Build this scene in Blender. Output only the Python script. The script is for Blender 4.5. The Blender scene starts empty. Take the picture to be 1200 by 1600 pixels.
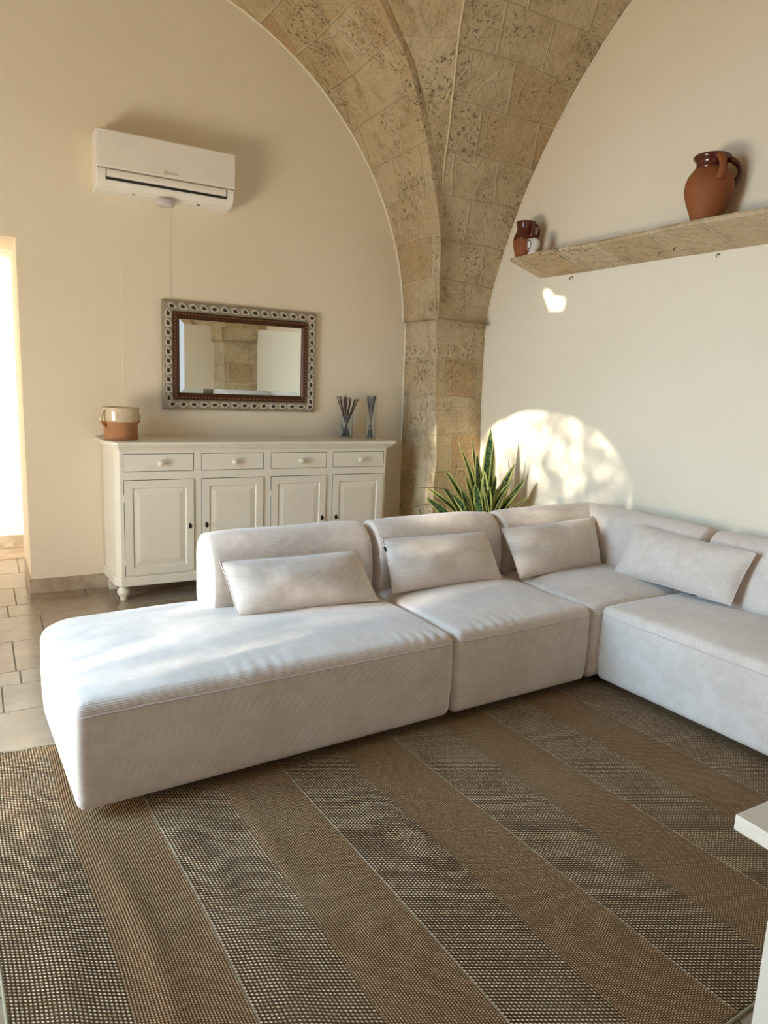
import bpy, math, random
import numpy as np
from mathutils import Vector, Matrix, noise
from mathutils.geometry import tessellate_polygon
random.seed(7)
C = bpy.context.scene.collection
PI = math.pi

# ------------------------------------------------------------------ camera
F, YAW, PITCH, ROLL = 1110.0, 0.52299, 0.17878, -0.04307
H = 1.4
def cam_axes():
    f = np.array([math.sin(YAW)*math.cos(PITCH), math.cos(YAW)*math.cos(PITCH), -math.sin(PITCH)])
    r = np.array([math.cos(YAW), -math.sin(YAW), 0.0]); d = np.cross(f, r)
    c, s = math.cos(ROLL), math.sin(ROLL)
    return c*r+s*d, -s*r+c*d, f
AR, AD, AF = cam_axes()
cam = bpy.data.cameras.new('camera'); co = bpy.data.objects.new('camera', cam); C.objects.link(co)
m = Matrix.Identity(4)
for i in range(3):
    m[i][0] = AR[i]; m[i][1] = -AD[i]; m[i][2] = -AF[i]
m[2][3] = H
co.matrix_world = m
cam.sensor_fit = 'VERTICAL'; cam.sensor_height = 36; cam.lens = F/1600*36; cam.clip_start = .05
bpy.context.scene.camera = co
def ray(x, y): return AR*((x-600)/F) + AD*((y-800)/F) + AF
O = np.array([0, 0, H])
def on_y(x, y, Y): d = ray(x, y); return O + d*(Y/d[1])
def on_x(x, y, X): d = ray(x, y); return O + d*(X/d[0])
def on_z(x, y, z): d = ray(x, y); return O + d*((z-H)/d[2])

# room: inner faces
XR, YN = 3.42, 4.825           # right wall, far (north) wall
XC, YC = .842, 2.235           # centre of the vaulted bay
XL, YS = 2*XC-XR, 2*YC-YN
TS = 0.0494                    # sofa and rug are turned 2.8 degrees

# ------------------------------------------------------------------ helpers
class MB:
    def __init__(s): s.v = []; s.f = []; s.uv = None; s.col = None
    def add(s, vs, fs, uvs=None):
        o = len(s.v); s.v += [tuple(float(c) for c in p) for p in vs]; s.f += [tuple(i+o for i in f) for f in fs]
        if uvs is not None:
            if s.uv is None: s.uv = [(0, 0)]*o
            s.uv += list(uvs)
        elif s.uv is not None: s.uv += [(0, 0)]*len(vs)
        return s
    def box(s, x0, x1, y0, y1, z0, z1):
        return s.add([(x0,y0,z0),(x1,y0,z0),(x1,y1,z0),(x0,y1,z0),(x0,y0,z1),(x1,y0,z1),(x1,y1,z1),(x0,y1,z1)],
              [(0,3,2,1),(4,5,6,7),(0,1,5,4),(1,2,6,5),(2,3,7,6),(3,0,4,7)])
    def prism(s, poly, z0, z1):           # poly in xy (ccw), extruded in z
        n = len(poly)
        return s.add([(x,y,z0) for x,y in poly]+[(x,y,z1) for x,y in poly],
              [tuple(range(n-1,-1,-1)), tuple(range(n,2*n))]+[(i,(i+1)%n,(i+1)%n+n,i+n) for i in range(n)])
    def extrude(s, prof, axis, a0, a1):   # prof 2d in the other two axes, extruded on axis 0 or 1
        n = len(prof)
        def P(a, p): return (a, p[0], p[1]) if axis == 0 else (p[0], a, p[1])
        return s.add([P(a0,p) for p in prof]+[P(a1,p) for p in prof],
              [tuple(range(n-1,-1,-1)), tuple(range(n,2*n))]+[(i,(i+1)%n,(i+1)%n+n,i+n) for i in range(n)])
    def lathe(s, prof, c=(0,0,0), n=32, axis='z'):
        vs, fs = [], []
        for (r, z) in prof:
            for k in range(n):
                a = 2*PI*k/n; p = (r*math.cos(a), r*math.sin(a), z)
                if axis == 'y': p = (p[0], p[2], p[1])
                vs.append((c[0]+p[0], c[1]+p[1], c[2]+p[2]))
        for j in range(len(prof)-1):
            for k in range(n):
                fs.append((j*n+k, j*n+(k+1)%n, (j+1)*n+(k+1)%n, (j+1)*n+k))
        fs.append(tuple(range(n-1,-1,-1))); fs.append(tuple(range((len(prof)-1)*n, len(prof)*n)))
        return s.add(vs, fs)
    def tube(s, pts, r, n=8, cap=True, flat=None):
        pts = [Vector(p) for p in pts]; rs = r if hasattr(r, '__len__') else [r]*len(pts)
        vs, fs = [], []; up = None
        for i, p in enumerate(pts):
            t = (pts[min(i+1,len(pts)-1)]-pts[max(i-1,0)]).normalized()
            if up is None:
                up = Vector((0,0,1)) if abs(t.z) < .9 else Vector((1,0,0))
            a = t.cross(up).normalized(); b = a.cross(t).normalized(); up = b
            for k in range(n):
                w = 2*PI*k/n
                vs.append(p + a*(math.cos(w)*rs[i]*(flat or 1)) + b*(math.sin(w)*rs[i]))
        for j in range(len(pts)-1):
            for k in range(n): fs.append((j*n+k, j*n+(k+1)%n, (j+1)*n+(k+1)%n, (j+1)*n+k))
        if cap: fs.append(tuple(range(n-1,-1,-1))); fs.append(tuple(range((len(pts)-1)*n, len(pts)*n)))
        return s.add(vs, fs)
    def sphere(s, c, r, n=16, sc=(1,1,1)):
        prof = [(max(1e-4, math.sin(PI*i/n))*r, -math.cos(PI*i/n)*r) for i in range(n+1)]
        t = MB().lathe(prof, (0,0,0), n*2)
        return s.add([(c[0]+x*sc[0], c[1]+y*sc[1], c[2]+z*sc[2]) for x,y,z in t.v], t.f)
    def grid(s, fn, nu, nv, uvfn=None):
        vs = [fn(i/nu, j/nv) for j in range(nv+1) for i in range(nu+1)]
        fs = [(j*(nu+1)+i, j*(nu+1)+i+1, (j+1)*(nu+1)+i+1, (j+1)*(nu+1)+i) for j in range(nv) for i in range(nu)]
        return s.add(vs, fs, [uvfn(i/nu, j/nv) for j in range(nv+1) for i in range(nu+1)] if uvfn else None)
    def build(s, name, mat, parent=None, smooth=False, bevel=0, seg=2, offset=None, angle=None):
        me = bpy.data.meshes.new(name)
        o3 = offset or (0,0,0)
        me.from_pydata([(x-o3[0], y-o3[1], z-o3[2]) for x,y,z in s.v], [], s.f)
        me.validate()
        if s.uv is not None:
            l = me.uv_layers.new(name='UVMap')
            for lp in me.loops: l.data[lp.index].uv = s.uv[lp.vertex_index]
        if s.col is not None:
            a = me.attributes.new('tint', 'FLOAT', 'FACE')
            for i, cc in enumerate(s.col): a.data[i].value = cc
        me.materials.append(mat)
        if smooth:
            me.polygons.foreach_set('use_smooth', [True]*len(me.polygons))
            if angle: 
                try: me.set_sharp_from_angle(angle=math.radians(angle))
                except Exception: pass
        me.update()
        o = bpy.data.objects.new(name, me); C.objects.link(o)
        if parent: o.parent = parent
        elif offset: o.location = offset
        if bevel:
            md = o.modifiers.new('bevel', 'BEVEL'); md.width = bevel; md.segments = seg; md.limit_method = 'ANGLE'; md.angle_limit = math.radians(35)
            md.harden_normals = False
        return o
def thing(name, label, cat, loc=(0,0,0), rz=0, group=None):
    o = bpy.data.objects.new(name, None); C.objects.link(o); o.location = loc; o.rotation_euler = (0,0,rz)
    o.empty_display_size = .1
    o['label'] = label; o['category'] = cat
    if group: o['group'] = group
    return o
def tag(o, label, cat, group=None):
    o['label'] = label; o['category'] = cat
    if group: o['group'] = group
    return o
def struct(o): o['kind'] = 'structure'; return o

# ------------------------------------------------------------------ materials
def mat(name, col=(.8,.8,.8), rough=.6, metal=0, spec=.5, **kw):
    m = bpy.data.materials.new(name); m.use_nodes = True
    b = m.node_tree.nodes['Principled BSDF']
    b.inputs['Base Color'].default_value = (*col, 1); b.inputs['Roughness'].default_value = rough
    b.inputs['Metallic'].default_value = metal; b.inputs['Specular IOR Level'].default_value = spec
    for k, v in kw.items(): b.inputs[k].default_value = v
    return m
class NT:
    def __init__(s, m): s.m = m; s.t = m.node_tree; s.b = s.t.nodes['Principled BSDF']
    def n(s, typ, ins=None, **kw):
        x = s.t.nodes.new(typ)
        for k, v in kw.items(): setattr(x, k, v)
        for k, v in (ins or {}).items(): s.set(x.inputs[k], v)
        return x
    def set(s, inp, v):
        if isinstance(v, bpy.types.NodeSocket): s.t.links.new(v, inp)
        else: inp.default_value = v
    def math(s, op, a, b=0.0, c=0.0):
        x = s.t.nodes.new('ShaderNodeMath'); x.operation = op
        s.set(x.inputs[0], a); s.set(x.inputs[1], b); s.set(x.inputs[2], c); return x.outputs[0]
    def mix(s, f, a, b, blend='MIX'):
        x = s.t.nodes.new('ShaderNodeMix'); x.data_type = 'RGBA'; x.blend_type = blend
        s.set(x.inputs[0], f); s.set(x.inputs[6], a if not isinstance(a, tuple) else (*a, 1)); s.set(x.inputs[7], b if not isinstance(b, tuple) else (*b, 1))
        return x.outputs[2]
    def ramp(s, f, stops, interp='LINEAR'):
        x = s.t.nodes.new('ShaderNodeValToRGB'); x.color_ramp.interpolation = interp
        e = x.color_ramp.elements
        while len(e) < len(stops): e.new(.5)
        for i, (p, c) in enumerate(stops): e[i].position = p; e[i].color = (*c, 1) if len(c) == 3 else c
        s.set(x.inputs[0], f); return x.outputs[0]
    def noise(s, vec, scale, detail=4, rough=.5):
        x = s.n('ShaderNodeTexNoise', {'Scale': scale, 'Detail': detail, 'Roughness': rough})
        if vec is not None: s.set(x.inputs['Vector'], vec)
        return x.outputs['Fac']
    def bump(s, h, strength=.5, dist=.01, normal=None):
        x = s.n('ShaderNodeBump', {'Height': h, 'Strength': strength, 'Distance': dist})
        if normal is not None: s.set(x.inputs['Normal'], normal)
        s.t.links.new(x.outputs['Normal'], s.b.inputs['Normal']); return x.outputs['Normal']
    def color(s, c): s.set(s.b.inputs['Base Color'], c)
def sm(t, x, a, b):  # smooth map range 0..1
    r = t.n('ShaderNodeMapRange', {'From Min': a, 'From Max': b}); r.interpolation_type = 'SMOOTHSTEP'
    t.set(r.inputs[0], x); return r.outputs[0]

def plaster(name, c1, c2):
    m = mat(name, c1, .85, spec=.2); t = NT(m)
    g = t.n('ShaderNodeNewGeometry').outputs['Position']
    n1 = t.noise(g, 1.1, 3); t.color(t.mix(sm(t, n1, .35, .7), c1, c2))
    t.bump(t.math('ADD', t.noise(g, 90, 3), t.math('MULTIPLY', t.noise(g, 5, 4), 1.5)), .25, .004)
    return m
M = {}
M['plaster'] = plaster('cream_plaster', (.81,.735,.595), (.79,.71,.565))
M['plaster_edge'] = mat('plaster_edge', (.82,.76,.64), .8)
M['hall'] = plaster('hall_plaster', (.88,.85,.78), (.87,.83,.76))

def stone(name, use_uv=True, scale_s=1.0, tone=1.0):
    m = mat(name, (.5,.4,.25), .9, spec=.15); t = NT(m)
    g = t.n('ShaderNodeNewGeometry').outputs['Position']
    if use_uv:
        uv = t.n('ShaderNodeUVMap').outputs[0]
        # slight waviness of the joints
        wob = t.n('ShaderNodeTexNoise', {'Scale': 2.2, 'Detail': 2, 'Vector': g})
        sub = t.n('ShaderNodeVectorMath', {0: wob.outputs['Color'], 1: (.5,.5,.5)}, operation='SUBTRACT')
        scl = t.n('ShaderNodeVectorMath', {0: sub.outputs[0], 'Scale': .05}, operation='SCALE')
        add = t.n('ShaderNodeVectorMath', {0: uv, 1: scl.outputs[0]}, operation='ADD')
        br = t.n('ShaderNodeTexBrick', {'Vector': add.outputs[0], 'Scale': 1.0, 'Mortar Size': .012, 'Mortar Smooth': 1.0, 'Bias': 0.0, 'Brick Width': .46*scale_s, 'Row Height': .278,
             'Color1': (0,0,0,1), 'Color2': (1,1,1,1), 'Mortar': (.5,.5,.5,1)}, offset=.42, offset_frequency=2, squash=.75, squash_frequency=3)
        rnd, mort = br.outputs['Color'], br.outputs['Fac']
        ramp = t.ramp(rnd, [(0, (.50*tone,.325*tone,.16*tone)), (.15, (.54*tone,.39*tone,.215*tone)), (.4, (.60*tone,.47*tone,.285*tone)), (.75, (.64*tone,.52*tone,.34*tone)), (1, (.57*tone,.43*tone,.245*tone))])
    else:
        mort = t.math('MULTIPLY', 0, 0); ramp = t.mix(t.noise(g, 2.5, 2), (.55,.43,.29), (.66,.55,.40))
    bl = t.noise(g, 6, 6, .65)
    c = t.mix(t.math('MULTIPLY', sm(t, bl, .46, .72), .9), ramp, (.36*tone,.25*tone,.13*tone))
    lt = t.noise(g, 9, 5, .7)
    c = t.mix(t.math('MULTIPLY', sm(t, lt, .52, .75), .6), c, (.74*tone,.64*tone,.47*tone))
    fine = t.noise(g, 55, 5, .75)
    c = t.mix(t.math('MULTIPLY', sm(t, fine, .3, .75), .45), c, (.80*tone,.69*tone,.50*tone))
    # cracks / scratches of light mortar
    vo = t.n('ShaderNodeTexVoronoi', {'Scale': 4.0, 'Vector': g, 'Randomness': 1.0}, feature='DISTANCE_TO_EDGE').outputs['Distance']
    cr = t.math('MULTIPLY', t.math('SUBTRACT', 1.0, sm(t, vo, .0, .028)), sm(t, t.noise(g, 2.3, 1), .55, .6))
    c = t.mix(t.math('MULTIPLY', cr, .55), c, (.78*tone,.68*tone,.52*tone))
    # pits
    pit = t.math('MULTIPLY', sm(t, t.noise(g, 42, 4, .7), .56, .66), sm(t, t.noise(g, 3.4, 4, .65), .47, .62))
    c = t.mix(t.math('MULTIPLY', pit, .6), c, (.17,.11,.06))
    if use_uv: c = t.mix(t.math('MULTIPLY', mort, .6), c, (.68*tone,.56*tone,.39*tone))
    t.color(c)
    h = t.math('ADD', t.math('MULTIPLY', fine, .5), t.math('MULTIPLY', bl, .8))
    h = t.math('SUBTRACT', h, t.math('MULTIPLY', pit, .7))
    h = t.math('ADD', h, t.math('MULTIPLY', cr, .25))
    # soft scraped hollows
    h = t.math('ADD', h, t.math('MULTIPLY', t.noise(g, 18, 2), .8))
    if use_uv: h = t.math('ADD', h, t.math('MULTIPLY', mort, .35))
    t.bump(h, 1.0, .028)
    return m
M['stone'] = stone('tufa_blocks')
M['shelf_stone'] = stone('shelf_stone', True, 1.0, 1.1)

# floor tiles
def tilemat():
    m = mat('limestone_tiles', (.5,.42,.32), .22, spec=.5); t = NT(m)
    g = t.n('ShaderNodeNewGeometry').outputs['Position']
    a = t.n('ShaderNodeAttribute', attribute_name='tint').outputs['Fac']
    c = t.mix(a, (.25,.185,.125), (.34,.265,.19))
    c = t.mix(sm(t, t.noise(g, 4, 6, .6), .4, .7), c, (.38,.31,.23))
    c = t.mix(t.math('MULTIPLY', sm(t, t.noise(g, 14, 5, .7), .55, .75), .5), c, (.19,.135,.09))
    t.color(c)
    r = t.n('ShaderNodeMapRange', {0: t.noise(g, 7, 4), 'To Min': .07, 'To Max': .26}); t.set(t.b.inputs['Roughness'], r.outputs[0])
    t.bump(t.noise(g, 6, 4), .18, .01)
    return m
M['tile'] = tilemat()
M['grout'] = mat('grout', (.30,.24,.17), .9)
M['skirting'] = NT(mat('skirting_stone', (.42,.34,.26), .45)).m
t = NT(M['skirting']); g = t.n('ShaderNodeNewGeometry').outputs['Position']
t.color(t.mix(sm(t, t.noise(g, 12, 5, .6), .35, .7), (.36,.285,.21), (.50,.42,.33)))

# corduroy
def fabric(name, c1, c2):
    m = mat(name, c1, .92, spec=.12); t = NT(m)
    tc = t.n('ShaderNodeTexCoord').outputs['Object']; sp = t.n('ShaderNodeSeparateXYZ', {0: tc})
    nn = t.n('ShaderNodeSeparateXYZ', {0: t.n('ShaderNodeTexCoord').outputs['Normal']})
    az = sm(t, t.math('ABSOLUTE', nn.outputs['Z']), .6, .8)
    rz = t.math('SINE', t.math('MULTIPLY', sp.outputs['Z'], 2*PI/.0062))
    ry = t.math('SINE', t.math('MULTIPLY', sp.outputs['Y'], 2*PI/.0062))
    rib = t.math('ADD', t.math('MULTIPLY', rz, t.math('SUBTRACT', 1.0, az)), t.math('MULTIPLY', ry, az))
    rib = t.math('MULTIPLY_ADD', rib, .5, .5)
    n = t.noise(tc, 3.2, 7, .68); n2 = t.noise(tc, 26, 4, .7)
    c = t.mix(sm(t, n, .38, .64), c1, c2)
    c = t.mix(t.math('MULTIPLY', sm(t, n2, .4, .7), .35), c, tuple(min(1, x*1.08) for x in c2))
    c = t.mix(t.math('MULTIPLY', t.math('SUBTRACT', 1.0, rib), .30), c, tuple(x*.62 for x in c1))
    t.color(c)
    m.node_tree.nodes['Principled BSDF'].inputs['Sheen Weight'].default_value = .35
    m.node_tree.nodes['Principled BSDF'].inputs['Sheen Roughness'].default_value = .5
    h = t.math('ADD', t.math('MULTIPLY', rib, .16), t.math('ADD', t.math('MULTIPLY', n2, .25), t.math('MULTIPLY', t.noise(tc, 7, 3), 1.1)))
    t.bump(h, .55, .008)
    return m
M['fabric'] = fabric('corduroy', (.66,.57,.495), (.75,.665,.595))
M['seam'] = mat('welt_seam', (.60,.52,.47), .9, spec=.1)
M['black'] = mat('black_plinth', (.02,.02,.02), .5)

def white(name, col, rough=.35, b=.1):
    m = mat(name, col, rough, spec=.45); t = NT(m)
    g = t.n('ShaderNodeNewGeometry').outputs['Position']
    t.color(t.mix(sm(t, t.noise(g, 6, 5, .6), .4, .75), col, tuple(c*.95 for c in col)))
    t.bump(t.noise(g, 60, 3), b, .002)
    return m
M['cream'] = white('cream_lacquer', (.78,.735,.63))
M['ac'] = white('white_plastic', (.84,.81,.74), .28, .0)
M['ac2'] = white('white_plastic_satin', (.86,.84,.78), .4, .0)
M['dark'] = mat('dark_gap', (.015,.013,.012), .7)
M['lilac'] = mat('lilac_plastic', (.62,.57,.60), .4)
M['greytext'] = mat('grey_print', (.30,.27,.23), .5)
M['blackmetal'] = mat('black_metal', (.03,.025,.02), .35, .8)
M['silver_relief'] = white('silver_relief', (.66,.62,.53), .45, .3)
M['silver'] = white('silver_gilt', (.36,.32,.245), .45, .3); M['silver'].node_tree.nodes['Principled BSDF'].inputs['Metallic'].default_value = .55
M['brownframe'] = white('brown_gilt', (.085,.034,.015), .35, .3); M['brownframe'].node_tree.nodes['Principled BSDF'].inputs['Metallic'].default_value = .35
M['darkleaf'] = mat('dark_inlay', (.05,.03,.02), .5)
M['mirror'] = mat('mirror_glass', (.88,.91,.86), .015, 1.0)
def clay(name, c, rough, spec=.4):
    m = mat(name, c, rough, spec=spec); t = NT(m); g = t.n('ShaderNodeTexCoord').outputs['Object']
    t.color(t.mix(sm(t, t.noise(g, 14, 4, .6), .4, .7), c, tuple(x*.86 for x in c)))
    return m
M['terra'] = clay('terracotta', (.27,.088,.028), .65, .3)
M['terra_light'] = clay('terracotta_light', (.40,.185,.085), .7, .3)
M['redglaze'] = clay('red_brown_glaze', (.10,.018,.010), .12, .6)
M['creamglaze'] = clay('cream_glaze', (.66,.53,.36), .12, .6)
M['whiteplastic'] = mat('gloss_white', (.82,.80,.78), .25)
M['blackgloss'] = mat('black_gloss', (.008,.008,.01), .08)
M['stick'] = mat('dark_reed', (.055,.022,.015), .55)
M['stick2'] = mat('grey_reed', (.33,.27,.22), .55)
M['string'] = mat('raffia', (.55,.47,.33), .8)
gm = mat('clear_glass', (1,1,1), .02); gm.node_tree.nodes['Principled BSDF'].inputs['Transmission Weight'].default_value = 1.0; gm.node_tree.nodes['Principled BSDF'].inputs['IOR'].default_value = 1.45
t = NT(gm); tb_ = t.n('ShaderNodeBsdfTransparent', {'Color': (.95,.97,.96,1)}); gb_ = t.n('ShaderNodeBsdfGlossy', {'Roughness': .03})
fr_ = t.n('ShaderNodeFresnel', {'IOR': 1.38}); mx_ = t.n('ShaderNodeMixShader', {0: fr_.outputs[0], 1: tb_.outputs[0], 2: gb_.outputs[0]})
t.t.links.new(mx_.outputs[0], t.t.nodes['Material Output'].inputs['Surface'])
M['glass'] = gm
def leafmat(e0=.33, e1=.39, dk=1.0):
    m = mat('variegated_leaf', (.1,.2,.05), .38, spec=.4); t = NT(m)
    uv = t.n('ShaderNodeSeparateXYZ', {0: t.n('ShaderNodeUVMap').outputs[0]})
    g = t.n('ShaderNodeNewGeometry').outputs['Position']
    e = t.math('ABSOLUTE', t.math('SUBTRACT', uv.outputs['X'], .5))
    band = t.noise(t.n('ShaderNodeCombineXYZ', {0: t.math('MULTIPLY', uv.outputs['X'], .6), 1: t.math('MULTIPLY', uv.outputs['Y'], 9.0), 2: t.n('ShaderNodeObjectInfo').outputs['Random']}).outputs[0], 3.0, 3, .6)
    c = t.mix(sm(t, band, .42, .6), (.018,.05,.016), (.12,.19,.07))
    c = t.mix(sm(t, e, e0, e1), c, (.55,.55,.17))
    t.color(c); m.node_tree.nodes['Principled BSDF'].inputs['Subsurface Weight'].default_value = .0
    return m
M['leaf'] = leafmat(); M['leaf_wide'] = leafmat(.16, .24)
M['dryleaf'] = mat('dry_leaf', (.16,.11,.05), .8)
M['soil'] = mat('potting_soil', (.05,.035,.02), .95)

def rugmat():
    m = mat('woven_rug', (.25,.17,.1), .8, spec=.08); t = NT(m)
    uv = t.n('ShaderNodeUVMap').outputs[0]; sp = t.n('ShaderNodeSeparateXYZ', {0: uv}); U, V = sp.outputs['X'], sp.outputs['Y']
    # stripe: seam at u=.055+.239*k ; coarse where even
    wob = t.math('MULTIPLY_ADD', t.noise(uv, 1.2, 2), .016, -.008)
    Uw = t.math('ADD', U, wob)
    ph = t.math('FRACT', t.math('DIVIDE', t.math('SUBTRACT', Uw, .055-.478), .4785))
    coarse = t.math('SUBTRACT', 1.0, sm(t, ph, .495, .515))
    seam = t.math('SUBTRACT', 1.0, sm(t, t.math('ABSOLUTE', t.math('SUBTRACT', t.math('FRACT', t.math('ADD', ph, .5)), .5)), .003, .009))
    def weave(cu, cv, stagger=.5):
        row = t.math('FLOOR', t.math('DIVIDE', Uw, cu))
        off = t.math('MULTIPLY', t.math('MODULO', t.math('ADD', row, 1000.0), 2.0), stagger)
        y = t.math('ADD', t.math('DIVIDE', V, cv), off); col = t.math('FLOOR', y)
        fx = t.math('SUBTRACT', t.math('FRACT', t.math('DIVIDE', Uw, cu)), .5); fy = t.math('SUBTRACT', t.math('FRACT', y), .5)
        return row, col, fx, fy
    def rnd(a, b, k):
        w = t.n('ShaderNodeTexWhiteNoise', {'Vector': t.n('ShaderNodeCombineXYZ', {0: a, 1: b, 2: k}).outputs[0]}, noise_dimensions='3D'); return w.outputs['Value']
    # coarse knots, sheen highlights painted in as pale cores
    r1, c1, fx, fy = weave(.0092, .0104)
    fxk = t.math('ADD', fx, t.math('MULTIPLY', fy, .45))
    d = t.math('SQRT', t.math('ADD', t.math('POWER', t.math('MULTIPLY', fxk, 2.2), 2.0), t.math('POWER', t.math('MULTIPLY', fy, 2.1), 2.0)))
    dot = t.math('SUBTRACT', 1.0, sm(t, d, .35, 1.15))
    patch = t.noise(uv, 7.0, 3)
    rr = rnd(r1, c1, 1.0)
    kn = t.mix(sm(t, t.math('ADD', rr, t.math('MULTIPLY_ADD', patch, 1.8, -.9)), -.1, .75), (.45,.285,.15), (.95,.76,.51))
    core = t.math('SUBTRACT', 1.0, sm(t, d, .28, .72))
    cc = t.mix(sm(t, d, .70, 1.15), t.mix(core, (.385,.232,.122), kn), (.035,.021,.012))
    # fine weave
    r2, c2, gx, gy = weave(.0072, .0072, .5)
    d2 = t.math('SQRT', t.math('ADD', t.math('POWER', t.math('MULTIPLY', gx, 2.0), 2.0), t.math('POWER', t.math('MULTIPLY', gy, 1.7), 2.0)))
    dot2 = t.math('SUBTRACT', 1.0, sm(t, d2, .3, 1.0))
    kf = t.mix(rnd(r2, c2, 2.0), (.45,.255,.128), (.61,.385,.215))
    cf = t.mix(dot2, (.085,.047,.021), kf)
    c = t.mix(coarse, cf, cc)
    c = t.mix(t.math('MULTIPLY', seam, .3), c, (.55,.46,.34))
    c = t.mix(t.math('MULTIPLY', sm(t, t.noise(uv, 2.0, 3), .45, .7), .18), c, (.42,.31,.2))
    t.color(c)
    h = t.n('ShaderNodeMix', {0: coarse, 2: t.math('MULTIPLY', dot2, .5), 3: dot}).outputs[0]
    t.bump(h, 1.0, .007)
    m.node_tree.nodes['Principled BSDF'].inputs['Sheen Weight'].default_value = .0
    return m
M['rug'] = rugmat()
M['tree'] = mat('garden_leaf', (.05,.09,.03), .7)
M['bark'] = mat('garden_bark', (.10,.07,.05), .9)
M['terrace'] = mat('terrace_stone', (.62,.56,.46), .85)

# ------------------------------------------------------------------ room shell
def wall_holes(name, plane, a, b, outer, holes, mat_, depth_sign=1):
    """slab between coordinate a and b on axis plane ('x' or 'y'); loops in (horizontal, z)"""
    loops = [outer]+holes
    vec = [[Vector((p[0], p[1], 0)) for p in lp] for lp in loops]
    tris = tessellate_polygon(vec); flat = [p for lp in loops for p in lp]; n = len(flat)
    def P(d, p): return (d, p[0], p[1]) if plane == 'x' else (p[0], d, p[1])
    mb = MB(); fs = []
    for t3 in tris: fs.append(tuple(t3)); fs.append(tuple(i+n for i in reversed(t3)))
    o = 0
    for lp in loops:
        k = len(lp)
        for i in range(k): fs.append((o+i, o+(i+1)%k, o+(i+1)%k+n, o+i+n))
        o += k
    mb.add([P(a,p) for p in flat]+[P(b,p) for p in flat], fs)
    ob = mb.build(name, mat_)
    me = ob.data
    import bmesh
    bm = bmesh.new(); bm.from_mesh(me); bmesh.ops.recalc_face_normals(bm, faces=bm.faces); bm.to_mesh(me); bm.free()
    return struct(ob)
TOP = 4.5
DX0, DX1, DZ = -.72, .247, 2.14
# far wall with its doorway cut to the floor
wall_holes('wall_back', 'y', YN, YN+.56, [(XL-.1,0),(DX0,0),(DX0,DZ),(DX1,DZ),(DX1,0),(XR+.25,0),(XR+.25,TOP),(XL-.1,TOP)], [], M['plaster'])
struct(MB().box(XR, XR+.25, YS-.2, YN, 0, TOP).build('wall_right', M['plaster']))
def arch_loop(c, hw, zs, zt, n=20):
    return [(c-hw, .001)]+[(c+hw*math.cos(PI-PI*i/n), zs+(zt-zs)*math.sin(PI*i/n)) for i in range(n+1)]+[(c+hw, .001)]
# left wall: arched garden door and a small vent above it; lengthened past the room to block stray sun
DY0, DY1 = 1.77, 3.43; dc = (DY0+DY1)/2; hw = (DY1-DY0)/2
vent = [(2.52,3.38),(2.66,3.385),(2.735,3.50),(2.735,3.545),(2.66,3.53),(2.62,3.49),(2.51,3.47)]
al = arch_loop(dc, hw, 2.20, 2.725)
wall_holes('wall_left', 'x', XL-.1, XL, [(-5.0,0)]+[(al[0][0],0)]+al[1:-1]+[(al[-1][0],0)]+[(YN,0),(YN,TOP),(-5.0,TOP)], [vent], M['plaster'])
al2 = arch_loop(XC-.1, 1.0, 2.2, 2.75)
wall_holes('wall_front', 'y', YS-.2, YS, [(XL,0)]+[(al2[0][0],0)]+al2[1:-1]+[(al2[-1][0],0)]+[(XR,0),(XR,TOP),(XL,TOP)], [], M['plaster'])
# hall beyond the doorway
HY = 6.2
struct(MB().box(-2.6, 1.0, HY, HY+.15, 0, 3.0).build('wall_hall_back', M['hall']))
struct(MB().box(1.0, 1.15, YN+.56, HY, 0, 3.0).build('wall_hall_right', M['hall']))
struct(MB().box(-2.6, 1.15, YN+.56, HY+.15, 3.0, 3.1).build('ceiling_hall', M['hall']))
struct(MB().box(-2.6, .999, HY-.02, HY-.001, 0, .10).build('baseboard_hall', M['skirting'], bevel=.003))
# door frame lining on the hall side of the reveal
fr = MB(); fr.box(DX1-.004, DX1+.05, YN+.565, YN+.60, 0, DZ+.05); fr.box(DX0-.05, DX1+.05, YN+.565, YN+.60, DZ+.002, DZ+.06)
struct(fr.build('door_1', M['ac2'], bevel=.003))
leaf = MB(); leaf.box(DX1-.035, DX1+.003, YN+.61, YN+1.0, .01, DZ)
# skirting boards: far wall (left of sideboard, right), wraps into the reveal
sk = MB()
sk.prism([(DX1-.012, YN-.012),(XR-.002,YN-.012),(XR-.002,YN),(DX1,YN),(DX1,YN+.56),(DX1-.012,YN+.56)], .0, .095)
o = struct(sk.build('baseboard_back', M['skirting'], bevel=.002))
struct(MB().box(XR-.012, XR, YS, YN-.46, 0, .095).build('baseboard_right', M['skirting'], bevel=.002))
jn = MB()
for x in (.45, .95, 1.45, 1.95, 2.45): jn.box(x, x+.003, YN-.0126, YN-.0118, .003, .0945)
struct(jn.build('trim_1', M['grout'], o))
# cable chase below the air conditioner, slightly proud
struct(MB().box(.82, 1.13, YN-.002, YN+.001, 1.0, 2.5).build('trim_2', M['plaster'], bevel=.0015))

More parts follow.
